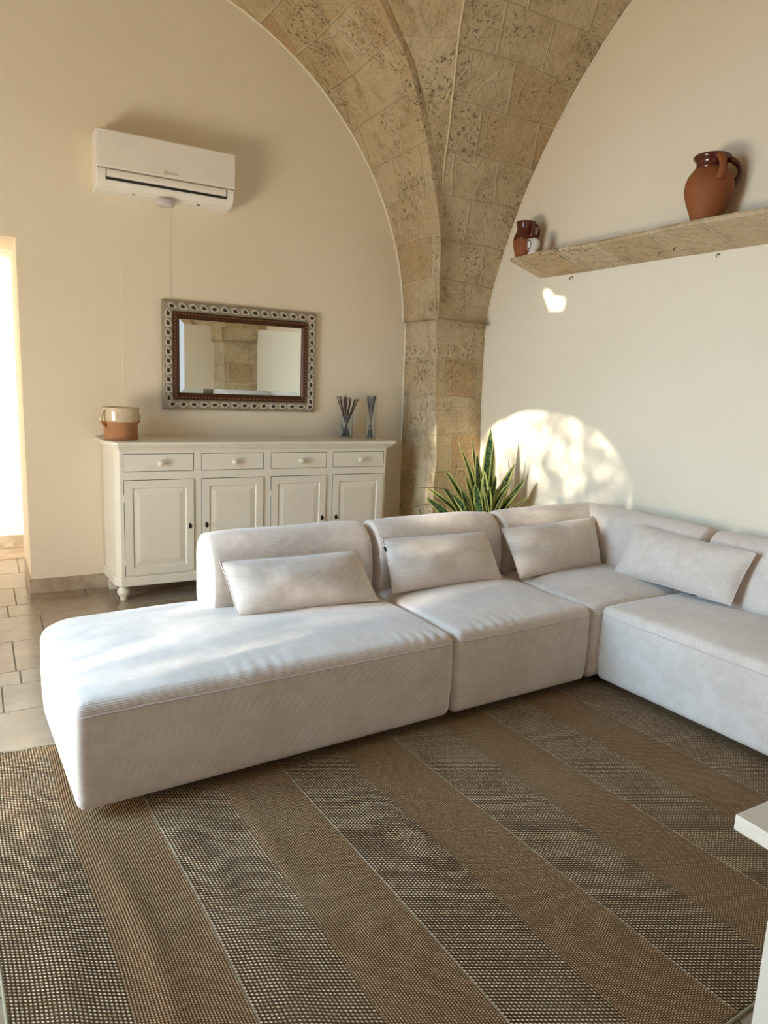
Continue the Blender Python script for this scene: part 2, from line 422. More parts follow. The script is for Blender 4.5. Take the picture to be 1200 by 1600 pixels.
# floor: ashlar tiles over grout
def floor():
    mb = MB(); cols = []
    def tile(x0, x1, y0, y1):
        g_ = .0024; b = .0015
        a = (x0+g_, x1-g_, y0+g_, y1-g_)
        vs = [(a[0],a[2],-.004),(a[1],a[2],-.004),(a[1],a[3],-.004),(a[0],a[3],-.004),
              (a[0]+b,a[2]+b,0),(a[1]-b,a[2]+b,0),(a[1]-b,a[3]-b,0),(a[0]+b,a[3]-b,0)]
        mb.add(vs, [(4,5,6,7),(0,1,5,4),(1,2,6,5),(2,3,7,6),(3,0,4,7)])
        cols.extend([random.random()]*5)
    # rows measured off the joints seen at the left; columns staggered
    ys = [-2.0,-1.4,-.8,-.2,.4,1.0,1.6,2.2,2.62,3.12,3.40,3.56,3.98,4.40,4.62,5.0,5.38,5.80,6.2]
    for k in range(len(ys)-1):
        y0, y1 = ys[k], ys[k+1]
        x = -2.6 + random.random()*.4
        first = {9:.035, 10:.115, 11:.10, 12:.26, 13:.10, 14:.15}.get(k)
        if first is not None:
            xs = [first]
            while xs[0] > -2.6: xs.insert(0, xs[0]-random.choice((.4,.6,.6)))
            while xs[-1] < 3.5: xs.append(xs[-1]+random.choice((.4,.6,.6,.8)))
        else:
            xs = [-2.9+random.random()*.4]
            while xs[-1] < 3.5: xs.append(xs[-1]+random.choice((.4,.6,.6,.8)))
        for a, b in zip(xs[:-1], xs[1:]):
            a, b = max(a, -2.6), min(b, 3.42)
            if b-a > .05: tile(a, b, y0, y1)
    mb.col = cols
    return mb
fo = struct(floor().build('floor', M['tile']))
struct(MB().box(-2.6, XR+.2, -2.0, HY+.1, -.06, -.003).build('floor_grout', M['grout'], fo))
struct(MB().box(-14, -2.61, -8, 12, -.3, -.05).build('ground', M['terrace']))

# vault -----------------------------------------------------------------
RL, ZL = 2.039, 1.786; RR, ZR = 3.045, 1.158
RRX = 0
def Xa(z): return XC + math.sqrt(max(0, RL**2-max(0, z-ZL)**2))
YA = 1.536                     # centre of the pointed arch's arc on the right wall
def Yb(z): return YA + math.sqrt(max(0, RR**2-max(0, z-ZR)**2))
ZS = 1.865
zsL = [1.865,2.0,2.15,2.28,2.41,2.53,2.65,2.78,2.9,3.0,3.1,3.2,3.3,3.38,3.46,3.54,3.61,3.68,3.73,3.77,3.80,3.818,3.8249]
def interp(x, xs, ys): return float(np.interp(x, xs, ys))
ZAP = 1.158+math.sqrt(3.045**2-(2.235-1.536)**2)
g1z = [1.859,2.157,2.41,2.609,2.778,2.96,3.112,3.236,3.353,3.441,3.6,3.72,3.8249]
g1y = [4.349,4.31,4.225,4.16,4.103,4.018,3.944,3.877,3.828,3.765,3.64,3.5,3.25]
g2z = [1.875,2.15,2.41,2.629,2.795,2.977,3.126,3.249,3.36,3.453,3.7,3.9,4.02,ZAP]
g2x = [2.879,2.845,2.80,2.765,2.705,2.643,2.573,2.509,2.449,2.404,2.25,2.06,1.90,1.70]
def G1(z): return (Xa(z), interp(z, g1z, g1y), z)
def G2(z): return (interp(z, g2z, g2x), Yb(z) if z > 2.41 else (Yb(z)*(z-1.865)/.545+G1(z)[1]*(2.41-z)/.545), z)
def arcL(z): return RL*(math.asin(min(1,(z-ZL)/RL))-math.asin((ZS-ZL)/RL))
def arcR(z): return RR*(math.asin(min(1,(z-ZR)/RR))-math.asin((ZS-ZR)/RR))
zsR = [z for z in zsL if z < 3.78]+[3.78,3.85,3.92,3.98,4.04,4.09,ZAP]
NS = 24
def jit(p, k=1): # uneven hewn surface
    v = Vector(p); n = noise.noise_vector(v*2.3)*.006 + noise.noise_vector(v*9)*.0025
    return (v.x+n.x*k, v.y+n.y*k, v.z+n.z*k)
def patch(A, B, zs, uvs, mb, ns=NS):
    m_ = 3  # subdivisions between z's
    zz = []
    for a, b in zip(zs[:-1], zs[1:]): zz += [a+(b-a)*k/m_ for k in range(m_)]
    zz.append(zs[-1])
    def fn(s, tt):
        z = zz[int(round(tt*(len(zz)-1)))]; a, b = Vector(A(z)), Vector(B(z)); return jit(a.lerp(b, s))
    def uf(s, tt):
        z = zz[int(round(tt*(len(zz)-1)))]; (u0, v0), (u1, v1) = uvs(z); return (u0+(u1-u0)*s, v0+(v1-v0)*s)
    mb.grid(fn, ns, len(zz)-1, uf)
def quadrant():
    mb = MB()
    def gs(z): return max(0., min(1., (z-2.40)/.25))
    def G1a(z):
        p_ = G1(z); return (p_[0]-.004*gs(z), p_[1]+.026*gs(z), p_[2])
    def G1b(z):
        p_ = Vector(G1(z)); q_ = Vector(W2(z)); d_ = (q_-p_); l_ = max(1e-4, d_.length); return tuple(p_ + d_/l_*min(.024*gs(z), l_*.45))
    def G1c(z):
        p_ = Vector(G1(z)); return tuple(p_ + Vector((.028,.020,.022))*gs(z))
    zR_of = None
    def W2(z):
        q = z if z < 3.4 else z+(z-3.4)/(3.8249-3.4)*(ZAP-3.8249)
        return G2(q)
    patch(G1a, G1c, [z for z in zsL if z >= 2.40], lambda z: ((7.0, arcL(z)), (7.03, arcL(z))), mb, 2)
    patch(G1c, G1b, [z for z in zsL if z >= 2.40], lambda z: ((7.03, arcL(z)), (7.06, arcL(z))), mb, 2)
    patch(lambda z: (Xa(z), YN+.01, z), G1a, zsL, lambda z: ((7.0-(YN-G1(z)[1]), arcL(z)), (7.0, arcL(z))), mb)
    W1 = G1b
    def uvw(z):
        w = (Vector(G1(z))-Vector(W2(z))).length; return ((10.22-w*.15, arcL(z)), (10.22+w*.15, arcL(z)))
    patch(W1, W2, [z for z in zsL if z >= 2.15], uvw, mb, 8)
    patch(G2, lambda z: (XR+.01, Yb(z), z), zsR, lambda z: ((12.0, arcR(z)), (12.0+XR-G2(z)[0], arcR(z))), mb)
    # crown of the star
    a, b, c = Vector(G1(3.8249)), Vector(G2(ZAP)), Vector((XC, YC, 4.42))
    corner = Vector((XC, YC, 4.42))
    mb.grid(lambda s, q: jit(a.lerp(b, s).lerp(corner, q)), 6, 8, lambda s, q: (15+s*2, 4+q*1.7))
    return mb
Q = quadrant()
def mirrored(mb, fx, fy):
    o_ = MB(); vs = [((2*XC-x) if fx else x, (2*YC-y) if fy else y, z) for x,y,z in mb.v]
    fs = [tuple(reversed(f)) for f in mb.f] if fx != fy else list(mb.f)
    o_.add(vs, fs, mb.uv); return o_
va = MB()
for fx, fy in ((0,0),(1,0),(0,1),(1,1)):
    q = mirrored(Q, fx, fy); va.add(q.v, q.f, q.uv)
vo = struct(va.build('ceiling', M['stone'], smooth=True, angle=40))
sol = MB().box(XL-.1, XR+.25, YS-.2, YN+.56, TOP, TOP+.1).build('ceiling_slab', M['plaster'], vo); struct(sol)
# capital and pier (one corner in view, the others repeat it), the capital courses belong to the vault surface from z=1.865 up
def pier(cx, cy):
    mb = MB()
    for (z0, z1) in ((0, 1.865),):
        n = 46
        def P(k, z):
            w = .004*math.sin(z*9)+.003*math.sin(z*23+1)
            l = (2.923-.018*z/1.86, 4.84); e = (2.922, 4.350+.085*max(0,(z-.95))/.9); r = (3.45, 4.455+.045*z/1.86)
            return {0:l, 1:(e[0]+w, e[1]), 2:r}[k]
        def fa(s, q):
            z = z0+(z1-z0)*q; a, b = P(0,z), P(1,z); r_ = .014
            x, y = a[0]+(b[0]-a[0])*s, a[1]+(b[1]-a[1])*s
            if s > .98: x += .006
            return jit((x, y, z))
        def fb(s, q):
            z = z0+(z1-z0)*q; a, b = P(1,z), P(2,z)
            x, y = a[0]+(b[0]-a[0])*s, a[1]+(b[1]-a[1])*s
            if s < .02: x += .006
            return jit((x, y, z))
        vz = lambda q: (z0+(z1-z0)*q-1.865)*.278/.272
        mb.grid(fa, 20, n*2, lambda s, q: (7.0-.46*(1-s), vz(q)+5.56))
        mb.grid(fb, 24, n*2, lambda s, q: (7.02+.5*s, vz(q)+5.56+0.0))
    # underside of the capital's overhang
    mb.add([(2.86,4.84,1.866),(2.865,4.335,1.866),(3.425,4.432,1.866),(3.425,4.84,1.866)], [(0,1,2,3)], [(7,0),(7.4,0),(7.4,.1),(7,.1)])
    o_ = mirrored(mb, cx, cy); return o_
for k, (fx, fy) in enumerate(((0,0),(0,1),(1,0),(1,1))):
    if (fx, fy) == (1, 0): continue
    struct(pier(fx, fy).build('wall_corner_pier', M['stone'], smooth=True, angle=40))
rb = MB()
for fx, fy in ((0,0),(0,1),(1,0),(1,1)):
    q = MB().tube([jit(G2(z)) for z in np.linspace(2.5, ZAP, 40)], [.003+.004*min(1, i/8) for i in range(40)], 6)
    q = mirrored(q, fx, fy); rb.add(q.v, q.f)
M['mortar'] = mat('lime_mortar', (.66,.55,.39), .9, spec=.1)
struct(rb.build('mortar_ridge', M['mortar'], vo, smooth=True))
# plaster bead where the wall plaster meets the vault
bead = MB()
bead.tube([(Xa(z)-.002, YN-.004, z) for z in zsL[:]], .007, 6)
bead.tube([(XR-.004, Yb(z)-.002, z) for z in zsR[:]], .007, 6)
bead.tube([(2.925-.018*z/1.86-.004, YN-.003, z) for z in np.linspace(.1, 1.86, 12)], .006, 6)
bead.tube([(XR-.003, 4.455+.045*z/1.86-.006, z) for z in np.linspace(.1, 1.86, 12)], .005, 6)
struct(bead.build('trim_3', M['plaster_edge'], smooth=True))

# ------------------------------------------------------------------ wall shelf
sy0, sy1 = .3, 3.915
prof = [(XR+.0, 2.275),(3.150, 2.262),(3.143, 2.250),(3.150, 2.238),(XR+.0, 2.155)]
sh = MB()
npf = len(prof); N = 120
vs, fs, uvs = [], [], []
cum = [0]
for a, b in zip(prof[:-1], prof[1:]): cum.append(cum[-1]+math.hypot(b[0]-a[0], b[1]-a[1]))
for j in range(N+1):
    y = sy1-(sy1-sy0)*j/N
    for i, (x, z) in enumerate(prof):
        p = jit((x, y, z), 1.0 if 0 < i < npf-1 else .4) if i != 0 else (x, y, z)
        vs.append((min(p[0], XR+.002), p[1], p[2])); uvs.append((.30+(cum[i]-cum[1])*.0+.02, 0) if False else (y*1.0+8.1, .02+min(.24, max(.02, cum[i]-cum[1]))*.8))
for j in range(N):
    for i in range(npf-1): fs.append((j*npf+i, j*npf+i+1, (j+1)*npf+i+1, (j+1)*npf+i))
fs.append(tuple(range(npf-1,-1,-1)))
sh.add(vs, fs, uvs)
tag(sh.build('stone_wall_shelf', M['shelf_stone'], smooth=True, angle=30), 'long stone ledge shelf with sloping underside fixed on the right wall', 'shelf')
def hook(p, name, label):
    mb = MB(); x, y, z = p
    mb.tube([(x+.006, y, z+.004), (x-.012, y, z+.002), (x-.022, y+.002, z-.006), (x-.018, y+.002, z-.016)], .0028, 6)
    tag(mb.build(name, M['blackmetal'], smooth=True, offset=p), label, 'hook')
hook(tuple(on_x(894.5, 433.5, XR-.003)), 'wall_hook', 'tiny dark metal hook in the wall under the left part of the stone shelf')
hook(tuple(on_x(1124, 398, XR-.003)), 'wall_hook', 'tiny dark metal hook in the wall under the stone shelf, below the large jug')
pz = on_x(1057, 393, 3.33); hook((3.33, pz[1], 2.185), 'shelf_hook', 'tiny dark metal hook in the sloping underside of the stone shelf')

# ------------------------------------------------------------------ jugs
def jug(loc, s, label, prof_body, prof_neck, handles, glaze_drop=None):
    t_ = thing('terracotta_jug', label, 'jug', loc)
    MB().lathe([(r*s, z*s) for r, z in prof_body], n=48).build('body', M['terra'], t_, smooth=True)
    MB().lathe([(r*s, z*s) for r, z in prof_neck], n=48).build('glazed_neck', M['redglaze'], t_, smooth=True)
    for (ang, r0, z0, r1, z1, out, mt) in handles:
        pts = []
        for i in range(15):
            q = i/14; rr = r0+(r1-r0)*q + out*math.sin(PI*q)**.8; zz = z0+(z1-z0)*q + .03*math.sin(PI*q)*(1-q)
            pts.append((math.cos(ang)*rr*s, math.sin(ang)*rr*s, zz*s))
        MB().tube(pts, [(.034+.012*abs(2*i/14-1))*s for i in range(15)], 12, flat=1.5).build('handle', M[mt], t_, smooth=True)
    return t_
# big jug ~0.32 m tall (unit profile, height 1)
S = .325
big_body = [(.01,0),(.205,0),(.215,.02),(.24,.12),(.30,.27),(.345,.40),(.362,.50),(.355,.60),(.32,.70),(.265,.775),(.235,.81),(.22,.815),(.01,.81)]
big_neck = [(.222,.795),(.243,.80),(.225,.84),(.222,.88),(.245,.925),(.275,.955),(.278,.985),(.265,1.0),(.245,.985),(.21,.9),(.2,.8)]
cvec = math.atan2(-1, -.75)
jb = on_z(1112, 340, 2.268)
jug((3.285, 2.545, 2.2685), S, 'large terracotta jug with glossy brown neck, right of the small jug on the shelf', big_body, big_neck,
    [(math.radians(-118), .245,.95,.335,.60,.085,'terra'), (math.radians(-45), .25,.95,.34,.60,.115,'redglaze')])
S2 = .242
small_body = [(.01,0),(.22,0),(.225,.02),(.25,.12),(.295,.27),(.32,.42),(.318,.55),(.30,.60),(.01,.60)]
small_neck = [(.3195,.50),(.322,.53),(.305,.62),(.265,.70),(.24,.76),(.238,.82),(.26,.93),(.275,.985),(.265,1.0),(.24,.98),(.21,.85),(.2,.6)]
jug((3.29, 3.955, 2.2685), S2, 'small terracotta jug with dark glazed upper half at the left end of the shelf', small_body, small_neck,
    [(math.radians(-95), .25,.93,.29,.56,.10,'redglaze'), (math.radians(-40), .25,.93,.29,.56,.10,'redglaze')])
# white indoor camera
cx_, cy_, cz_ = 3.225, 3.785, 2.2665
cm = thing('security_camera', 'small round white indoor camera with black face beside the small jug on the shelf', 'camera', (cx_, cy_, cz_))
MB().lathe([(.005,0),(.036,0),(.037,.008),(.030,.02),(.022,.034),(.005,.036)], n=32).build('base', M['whiteplastic'], cm, smooth=True)
MB().sphere((0,0,.068), .042, 14).build('head', M['whiteplastic'], cm, smooth=True)
fd = Vector((-.97,.22,-.04)).normalized(); ctr = Vector((0,0,.068)) + fd*.028
fm = MB(); a1 = fd.cross(Vector((0,0,1))).normalized(); a2 = a1.cross(fd)
def disc(mb, c, r, d0, d1, rx=1, rz=1, n=28):
    vs = [c+fd*d0+a1*(r*rx*math.cos(2*PI*k/n))+a2*(r*rz*math.sin(2*PI*k/n)) for k in range(n)]+[c+fd*d1+a1*(r*rx*math.cos(2*PI*k/n))+a2*(r*rz*math.sin(2*PI*k/n)) for k in range(n)]
    mb.add(vs, [tuple(range(n)), tuple(range(2*n-1, n-1, -1))]+[(k,k+n,(k+1)%n+n,(k+1)%n) for k in range(n)])
disc(fm, ctr, .036, -.014, .006); fm.build('face_ring', M['whiteplastic'], cm, smooth=False, bevel=.002)
fm = MB(); disc(fm, ctr, .0295, .0, .0075); fm.build('black_face', M['blackgloss'], cm)
cm.rotation_euler = (0,0,0)

# ------------------------------------------------------------------ air conditioner
ax0, ax1 = .672, 1.488
ac = thing('air_conditioner', 'white split air conditioner unit high on the far wall', 'air conditioner', ((ax0+ax1)/2, YN, 2.45))
L = (ax1-ax0)/2
def yz(lst): return [(y, z-2.45) for y, z in lst]
bodyp = yz([(0,2.77),(-.165,2.77),(-.178,2.765),(-.180,2.565),(-.178,2.53),(-.165,2.49),(-.14,2.465),(-.10,2.452),(0,2.45)])
MB().extrude(bodyp[::-1], 0, -L, L).build('body', M['ac2'], ac, bevel=.006)
MB().extrude(yz([(-.150,2.773),(-.186,2.770),(-.191,2.762),(-.191,2.567),(-.186,2.562),(-.176,2.562),(-.176,2.76),(-.150,2.765)])[::-1], 0, -L-.001+.028, L+.001).build('front_panel', M['ac'], ac, bevel=.002)
MB().extrude(yz([(-.150,2.773),(-.186,2.770),(-.190,2.762),(-.190,2.567),(-.186,2.562),(-.176,2.562),(-.176,2.76),(-.150,2.765)])[::-1], 0, -L-.001, -L+.0265).build('side_cap', M['ac2'], ac, bevel=.002)
MB().extrude(yz([(-.181,2.5605),(-.184,2.5605),(-.184,2.556),(-.181,2.556)]), 0, -L+.005, L-.005).build('panel_gap', M['greytext'], ac)
lp = yz([(-.180,2.552),(-.186,2.552),(-.186,2.53),(-.180,2.514),(-.172,2.512)])
MB().extrude(lp, 0, -L+.055, L-.055).build('louver', M['ac'], ac, bevel=.001)
MB().extrude(yz([(-.165,2.5115),(-.1815,2.5115),(-.1765,2.500),(-.160,2.500)]), 0, -L+.05, L-.05).build('air_slot', M['dark'], ac)
for x in (-L+.052, L-.054): MB().extrude(yz([(-.175,2.552),(-.1845,2.552),(-.184,2.53),(-.178,2.504),(-.170,2.506)]), 0, x-.001, x+.001).build('louver_end_gap', M['dark'], ac)
for x in (-.19, .20): MB().box(x-.010, x+.010, -.108, -.102, .0005, .006).build('clip', M['dark'], ac)
# faint grey maker's mark: round symbol and a short row of tiny letters
lg = MB(); lz = 2.588-2.45; lx = -.018
for k in range(14):
    a = 2*PI*k/14; lg.box(lx+.009*math.cos(a)-.0016, lx+.009*math.cos(a)+.0016, -.1918, -.1905, lz+.009*math.sin(a)-.0016, lz+.009*math.sin(a)+.0016)
lg.box(lx-.001, lx+.006, -.1918, -.1905, lz-.001, lz+.001)
x = lx+.014
for ch in 'IEAIFEN':
    w = .0082
    lg.box(x, x+.0013, -.1918, -.1905, lz-.0065, lz+.0065)
    if ch in 'EAF': lg.box(x, x+w*.7, -.1918, -.1905, lz+.005, lz+.0065); lg.box(x, x+w*.6, -.1918, -.1905, lz-.0006, lz+.0006)
    if ch == 'E': lg.box(x, x+w*.7, -.1918, -.1905, lz-.0065, lz-.005)
    if ch in 'AN': lg.box(x+w*.6, x+w*.8, -.1918, -.1905, lz-.0065, lz+.0065)
    x += w*1.18 if ch != 'I' else w*.7
lg.build('logo', M['greytext'], ac)
p = on_y(258, 309, YN-.125)
pk = thing('round_sensor', 'small round pale lilac device stuck under the air conditioner', 'sensor', (float(p[0]), YN-.115, 2.408))
MB().lathe([(.004,0),(.036,.001),(.052,.007),(.058,.014),(.0585,.018),(.0565,.0185),(.0565,.021),(.060,.0215),(.0605,.030),(.058,.034),(.004,.0345)], n=40).build('cap', M['lilac'], pk, smooth=True, angle=50)
MB().lathe([(.004,.0345),(.040,.0345),(.040,.0455),(.004,.0455)], n=40).build('mount', M['whiteplastic'], pk, smooth=True, angle=50)
pk.rotation_euler = (0, 0, 0)

# ------------------------------------------------------------------ mirror
mTL, mTR, mBR, mBL = on_y(252.5,465.4,YN-.03), on_y(495.4,491.5,YN-.03), on_y(491.5,644.2,YN-.03), on_y(255.9,639.4,YN-.03)
mx0, mx1 = (mTL[0]+mBL[0])/2, (mTR[0]+mBR[0])/2; mz0, mz1 = (mBL[2]+mBR[2])/2, (mTL[2]+mTR[2])/2
mw, mh = (mx1-mx0)/2, (mz1-mz0)/2
mi = thing('wall_mirror', 'rectangular mirror in ornate silver and brown frame on the far wall', 'mirror', ((mx0+mx1)/2, YN-.001, mz0))
def frame(prof, name, mt):   # prof: list of (inset, y)
    mb = MB(); vs = []; n = len(prof)
    for (sx, sz) in ((-1,-1),(1,-1),(1,1),(-1,1)):
        for (d, y) in prof: vs.append((sx*(mw-d), y, mh+sz*(mh-d)))
    fs = []
    for c in range(4):
        for i in range(n): fs.append((c*n+i, c*n+(i+1)%n, ((c+1)%4)*n+(i+1)%n, ((c+1)%4)*n+i))
    mb.add(vs, fs); return mb
sf = frame([(0,-.0),(0,-.022),(.004,-.028),(.010,-.030),(.035,-.033),(.060,-.030),(.068,-.026),(.070,0)], 'outer_frame', 'silver')
# leaf ovals in relief
orn = MB(); dk = MB()
def oval(cx, cz, ang):
    y = -.0325; n = 16
    def ring(r1, r2, yy, tip=1.35):
        out = []
        for k in range(n):
            a = 2*PI*k/n; ex = r1*math.cos(a); ez = r2*math.sin(a)*(1 if math.cos(a) < 0 else max(.35, 1-.6*math.cos(a)))
            if math.cos(a) > 0: ex *= tip
            out.append((cx+ex*math.cos(ang)-ez*math.sin(ang), yy, cz+ex*math.sin(ang)+ez*math.cos(ang)))
        return out
    R = [ring(.0255,.021,y+.004), ring(.0235,.019,y-.004), ring(.0165,.0135,y-.003), ring(.0150,.012,y+.003)]
    vs = sum(R, []); fs = [(j*n+k, j*n+(k+1)%n, (j+1)*n+(k+1)%n, (j+1)*n+k) for j in range(3) for k in range(n)]
    orn.add(vs, fs)
    D = ring(.0145,.0115,y-.0035,1.3); D0 = ring(.0145,.0115,y+.004,1.25)
    dk.add(D+D0, [tuple(range(n))]+[(k,(k+1)%n,(k+1)%n+n,k+n) for k in range(n)])
    # curled leaf stroke following the oval
    pts = [(cx+.031*math.cos(q+ang)*1.0, y+.001, cz+.024*math.sin(q+ang)) for q in np.linspace(PI*.55, PI*1.3, 7)]
    orn.tube(pts, [.001,.002,.0025,.0025,.002,.0015,.001], 5)
nt, nsd = 15, 10
for i in range(nt):
    x = -mw+.06+(2*mw-.10)*i/(nt-1)
    oval(x, 2*mh-.036, -.25+random.uniform(-.15,.15)); oval(x, .036, .15+random.uniform(-.15,.15))
for i in range(nsd):
    z = .075+(2*mh-.16)*i/(nsd-1)
    oval(-mw+.036, z, PI/2+.2+random.uniform(-.2,.2)); oval(mw-.036, z, -PI/2+.2+random.uniform(-.2,.2))
ofr = sf.build('outer_frame', M['silver'], mi, bevel=.0015)
nf = len(orn.f); orn.add(dk.v, dk.f)
rl = orn.build('leaf_relief', M['silver_relief'], ofr, smooth=True, angle=50); rl.data.materials.append(M['darkleaf'])
for i_ in range(nf, len(rl.data.polygons)): rl.data.polygons[i_].material_index = 1
inf = frame([(.0685,0),(.0685,-.030),(.074,-.037),(.088,-.038),(.096,-.034),(.100,-.026),(.110,-.018),(.112,0)], 'i', 'b').build('inner_frame', M['brownframe'], mi, bevel=.001)
bd = MB()
per = []
for i in range(44): per += [(-mw+.085+(2*mw-.17)*i/43, 2*mh-.081), (-mw+.085+(2*mw-.17)*i/43, .081)]
for i in range(1,25): per += [(-mw+.081, .081+(2*mh-.162)*i/25), (mw-.081, .081+(2*mh-.162)*i/25)]
for (x, z) in per: bd.sphere((x, -.0385, z), .0062, 6)
M['bead'] = mat('bead_gilt', (.26,.13,.065), .3, .6)
bd.build('beading', M['bead'], inf, smooth=True)
iw, ih0, ih1 = mw-.1115, .1115, 2*mh-.1115; bw = .03
gl = MB(); gl.add([(-iw+bw,-.018,ih0+bw),(iw-bw,-.018,ih0+bw),(iw-bw,-.018,ih1-bw),(-iw+bw,-.018,ih1-bw)], [(0,1,2,3)])
gl.build('mirror_glass', M['mirror'], mi)
gb = MB(); gb.add([(-iw,-.0145,ih0),(iw,-.0145,ih0),(iw,-.0145,ih1),(-iw,-.0145,ih1),(-iw+bw,-.0179,ih0+bw),(iw-bw,-.0179,ih0+bw),(iw-bw,-.0179,ih1-bw),(-iw+bw,-.0179,ih1-bw)],
       [(0,1,5,4),(1,2,6,5),(2,3,7,6),(3,0,4,7)])
gb.build('bevelled_edge', M['mirror'], mi)

# ------------------------------------------------------------------ sideboard
SY = 4.45   # face frame plane
sb = thing('sideboard', 'long cream wooden sideboard with four drawers and four panelled doors', 'sideboard', (0,0,0))
bx0, bx1 = .70, 2.585; YB = YN-.014; ch = .022; 
MB().prism([(.685, YB),(.703, SY+.05),(.727, SY),(2.560, SY),(2.588, SY+.045),(2.60, YB)][::1], .155, .955).build('body', M['cream'], sb, bevel=.002)
def top_prof(name, ov, z0, z1):
    return MB().prism([(.685-ov, YB),(.703-ov, SY+.05-ov*.35),(.727-ov*.4, SY-ov),(2.560+ov*.9, SY-ov),(2.600+ov, SY+.03-ov*.6),(2.60+ov, YB)], z0, z1)
tp = top_prof('worktop', .050, .974, .994).build('worktop', M['cream'], sb, bevel=.006, seg=3)
top_prof('cornice', .034, .960, .9745).build('cornice', M['cream'], tp, bevel=.005, seg=3)
top_prof('cornice', .016, .946, .9605).build('cornice', M['cream'], tp, bevel=.005, seg=3)
top_prof('plinth', .014, .098, .158).build('plinth', M['cream'], sb, bevel=.004)
bays = [(.750,1.168,'L'),(1.222,1.628,'R'),(1.687,2.086,'L'),(2.142,2.540,'R')]   # side of hinge
for i, (a, b, hs) in enumerate(bays):
    # raised face-frame mouldings around openings are read from the dark gaps
    for (z0, z1, nm) in ((.813,.917,'drawer'), (.166,.757,'door')):
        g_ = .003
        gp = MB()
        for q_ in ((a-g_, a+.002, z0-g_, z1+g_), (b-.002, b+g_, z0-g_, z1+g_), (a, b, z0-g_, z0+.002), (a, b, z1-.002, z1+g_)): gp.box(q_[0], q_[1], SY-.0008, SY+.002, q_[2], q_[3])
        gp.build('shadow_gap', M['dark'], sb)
        if nm == 'drawer':
            d = MB().box(a, b, SY-.0025, SY+.01, z0, z1).build('drawer', M['cream'], sb, bevel=.0015)
            cxk = (a+b)/2+.005; kz = .863
            kb = MB().lathe([(.001,0),(.010,0),(.009,.006),(.008,.012),(.016,.018),(.0205,.026),(.020,.034),(.013,.040),(.001,.042)], n=24)
            kb.v = [(cxk+x_, SY-.0025-z_, kz+y_) for x_, y_, z_ in kb.v]; kb.f = [tuple(reversed(f)) for f in kb.f]
            kb.build('knob', M['cream'], d, smooth=True)
        else:
            # door: frame with raised bevelled panel
            st = .046
            P = [(0,-.0035),(st,-.0035),(st+.004,.003),(st+.008,.004),(st+.040,-.0015),(st+.042,-.0025)]
            mb = MB(); n = len(P); vs = []
            for (sx, sz) in ((0,0),(1,0),(1,1),(0,1)):
                for (dd, y) in P:
                    vs.append(((a+dd) if sx == 0 else (b-dd), SY-.0055+y, (z0+dd) if sz == 0 else (z1-dd)))
            fs = [(c_*n+i_, ((c_+1)%4)*n+i_, ((c_+1)%4)*n+i_+1, c_*n+i_+1) for c_ in range(4) for i_ in range(n-1)]
            fs.append(tuple(c_*n+n-1 for c_ in range(4)))
            mb.add(vs, fs)
            # outer edge thickness
            mb.add([(a,SY-.009,z0),(b,SY-.009,z0),(b,SY-.009,z1),(a,SY-.009,z1),(a,SY+.002,z0),(b,SY+.002,z0),(b,SY+.002,z1),(a,SY+.002,z1)], [(0,4,5,1),(1,5,6,2),(2,6,7,3),(3,7,4,0)])
            e = MB(); 
            for (sx0, sx1, zz0, zz1) in ((a, a+.001, z0, z1), (b-.001, b, z0, z1), (a, b, z0, z0+.001), (a, b, z1-.001, z1)): mb.box(sx0, sx1, SY-.0034, SY+.01, zz0, zz1)
            d = mb.build('door', M['cream'], sb)
            hx = a if hs == 'L' else b; kx = (b-.024) if hs == 'L' else (a+.028)
            for hz in (z0+.09, z1-.11):
                MB().lathe([(.0035,-.022),(.0045,-.020),(.0045,.020),(.0035,.022)], (hx, SY-.005, hz), 10).build('hinge', M['silver'] if False else M['cream'], d, smooth=True)
            k2 = MB().lathe([(.001,0),(.013,0),(.0135,.002),(.010,.004),(.006,.0045),(.001,.0045)], n=20)
            k2.v = [(kx+x_*.75, SY-.009-z_, .459+y_*1.35) for x_, y_, z_ in k2.v]; k2.f = [tuple(reversed(f)) for f in k2.f]
            k2.tube([(kx, SY-.010, .459), (kx, SY-.025, .459)], .0028, 8)
            k2.tube([(kx, SY-.022, .459), (kx+.003, SY-.030, .464), (kx+.004, SY-.038, .459), (kx+.001, SY-.032, .452), (kx, SY-.024, .457)], .0022, 8)
            k2.build('key', M['blackmetal'], d, smooth=True, angle=40)
# stile joints of the face frame (thin grooves)
for x in (.745, 1.174, 1.219, 1.634, 1.683, 2.092, 2.139):
    MB().box(x-.0004, x+.0004, SY-.0006, SY+.001, .925, .946).build('frame_joint', M['greytext'], sb)
foot = [(.001,.1),(.030,.1),(.031,.088),(.024,.084),(.030,.076),(.038,.064),(.0395,.052),(.035,.040),(.026,.026),(.021,.014),(.0215,.004),(.020,0),(.001,0)][::-1]
for fx_, fy_ in ((.742, SY+.045), (2.545, SY+.045)):
    MB().lathe(foot, (fx_, fy_, 0), 28).build('foot', M['cream'], sb, smooth=True)
for fx_ in (.70, 2.54): MB().box(fx_, fx_+.05, YB-.06, YB, 0, .1).build('foot', M['cream'], sb, bevel=.002)
for o_ in sb.children: pass

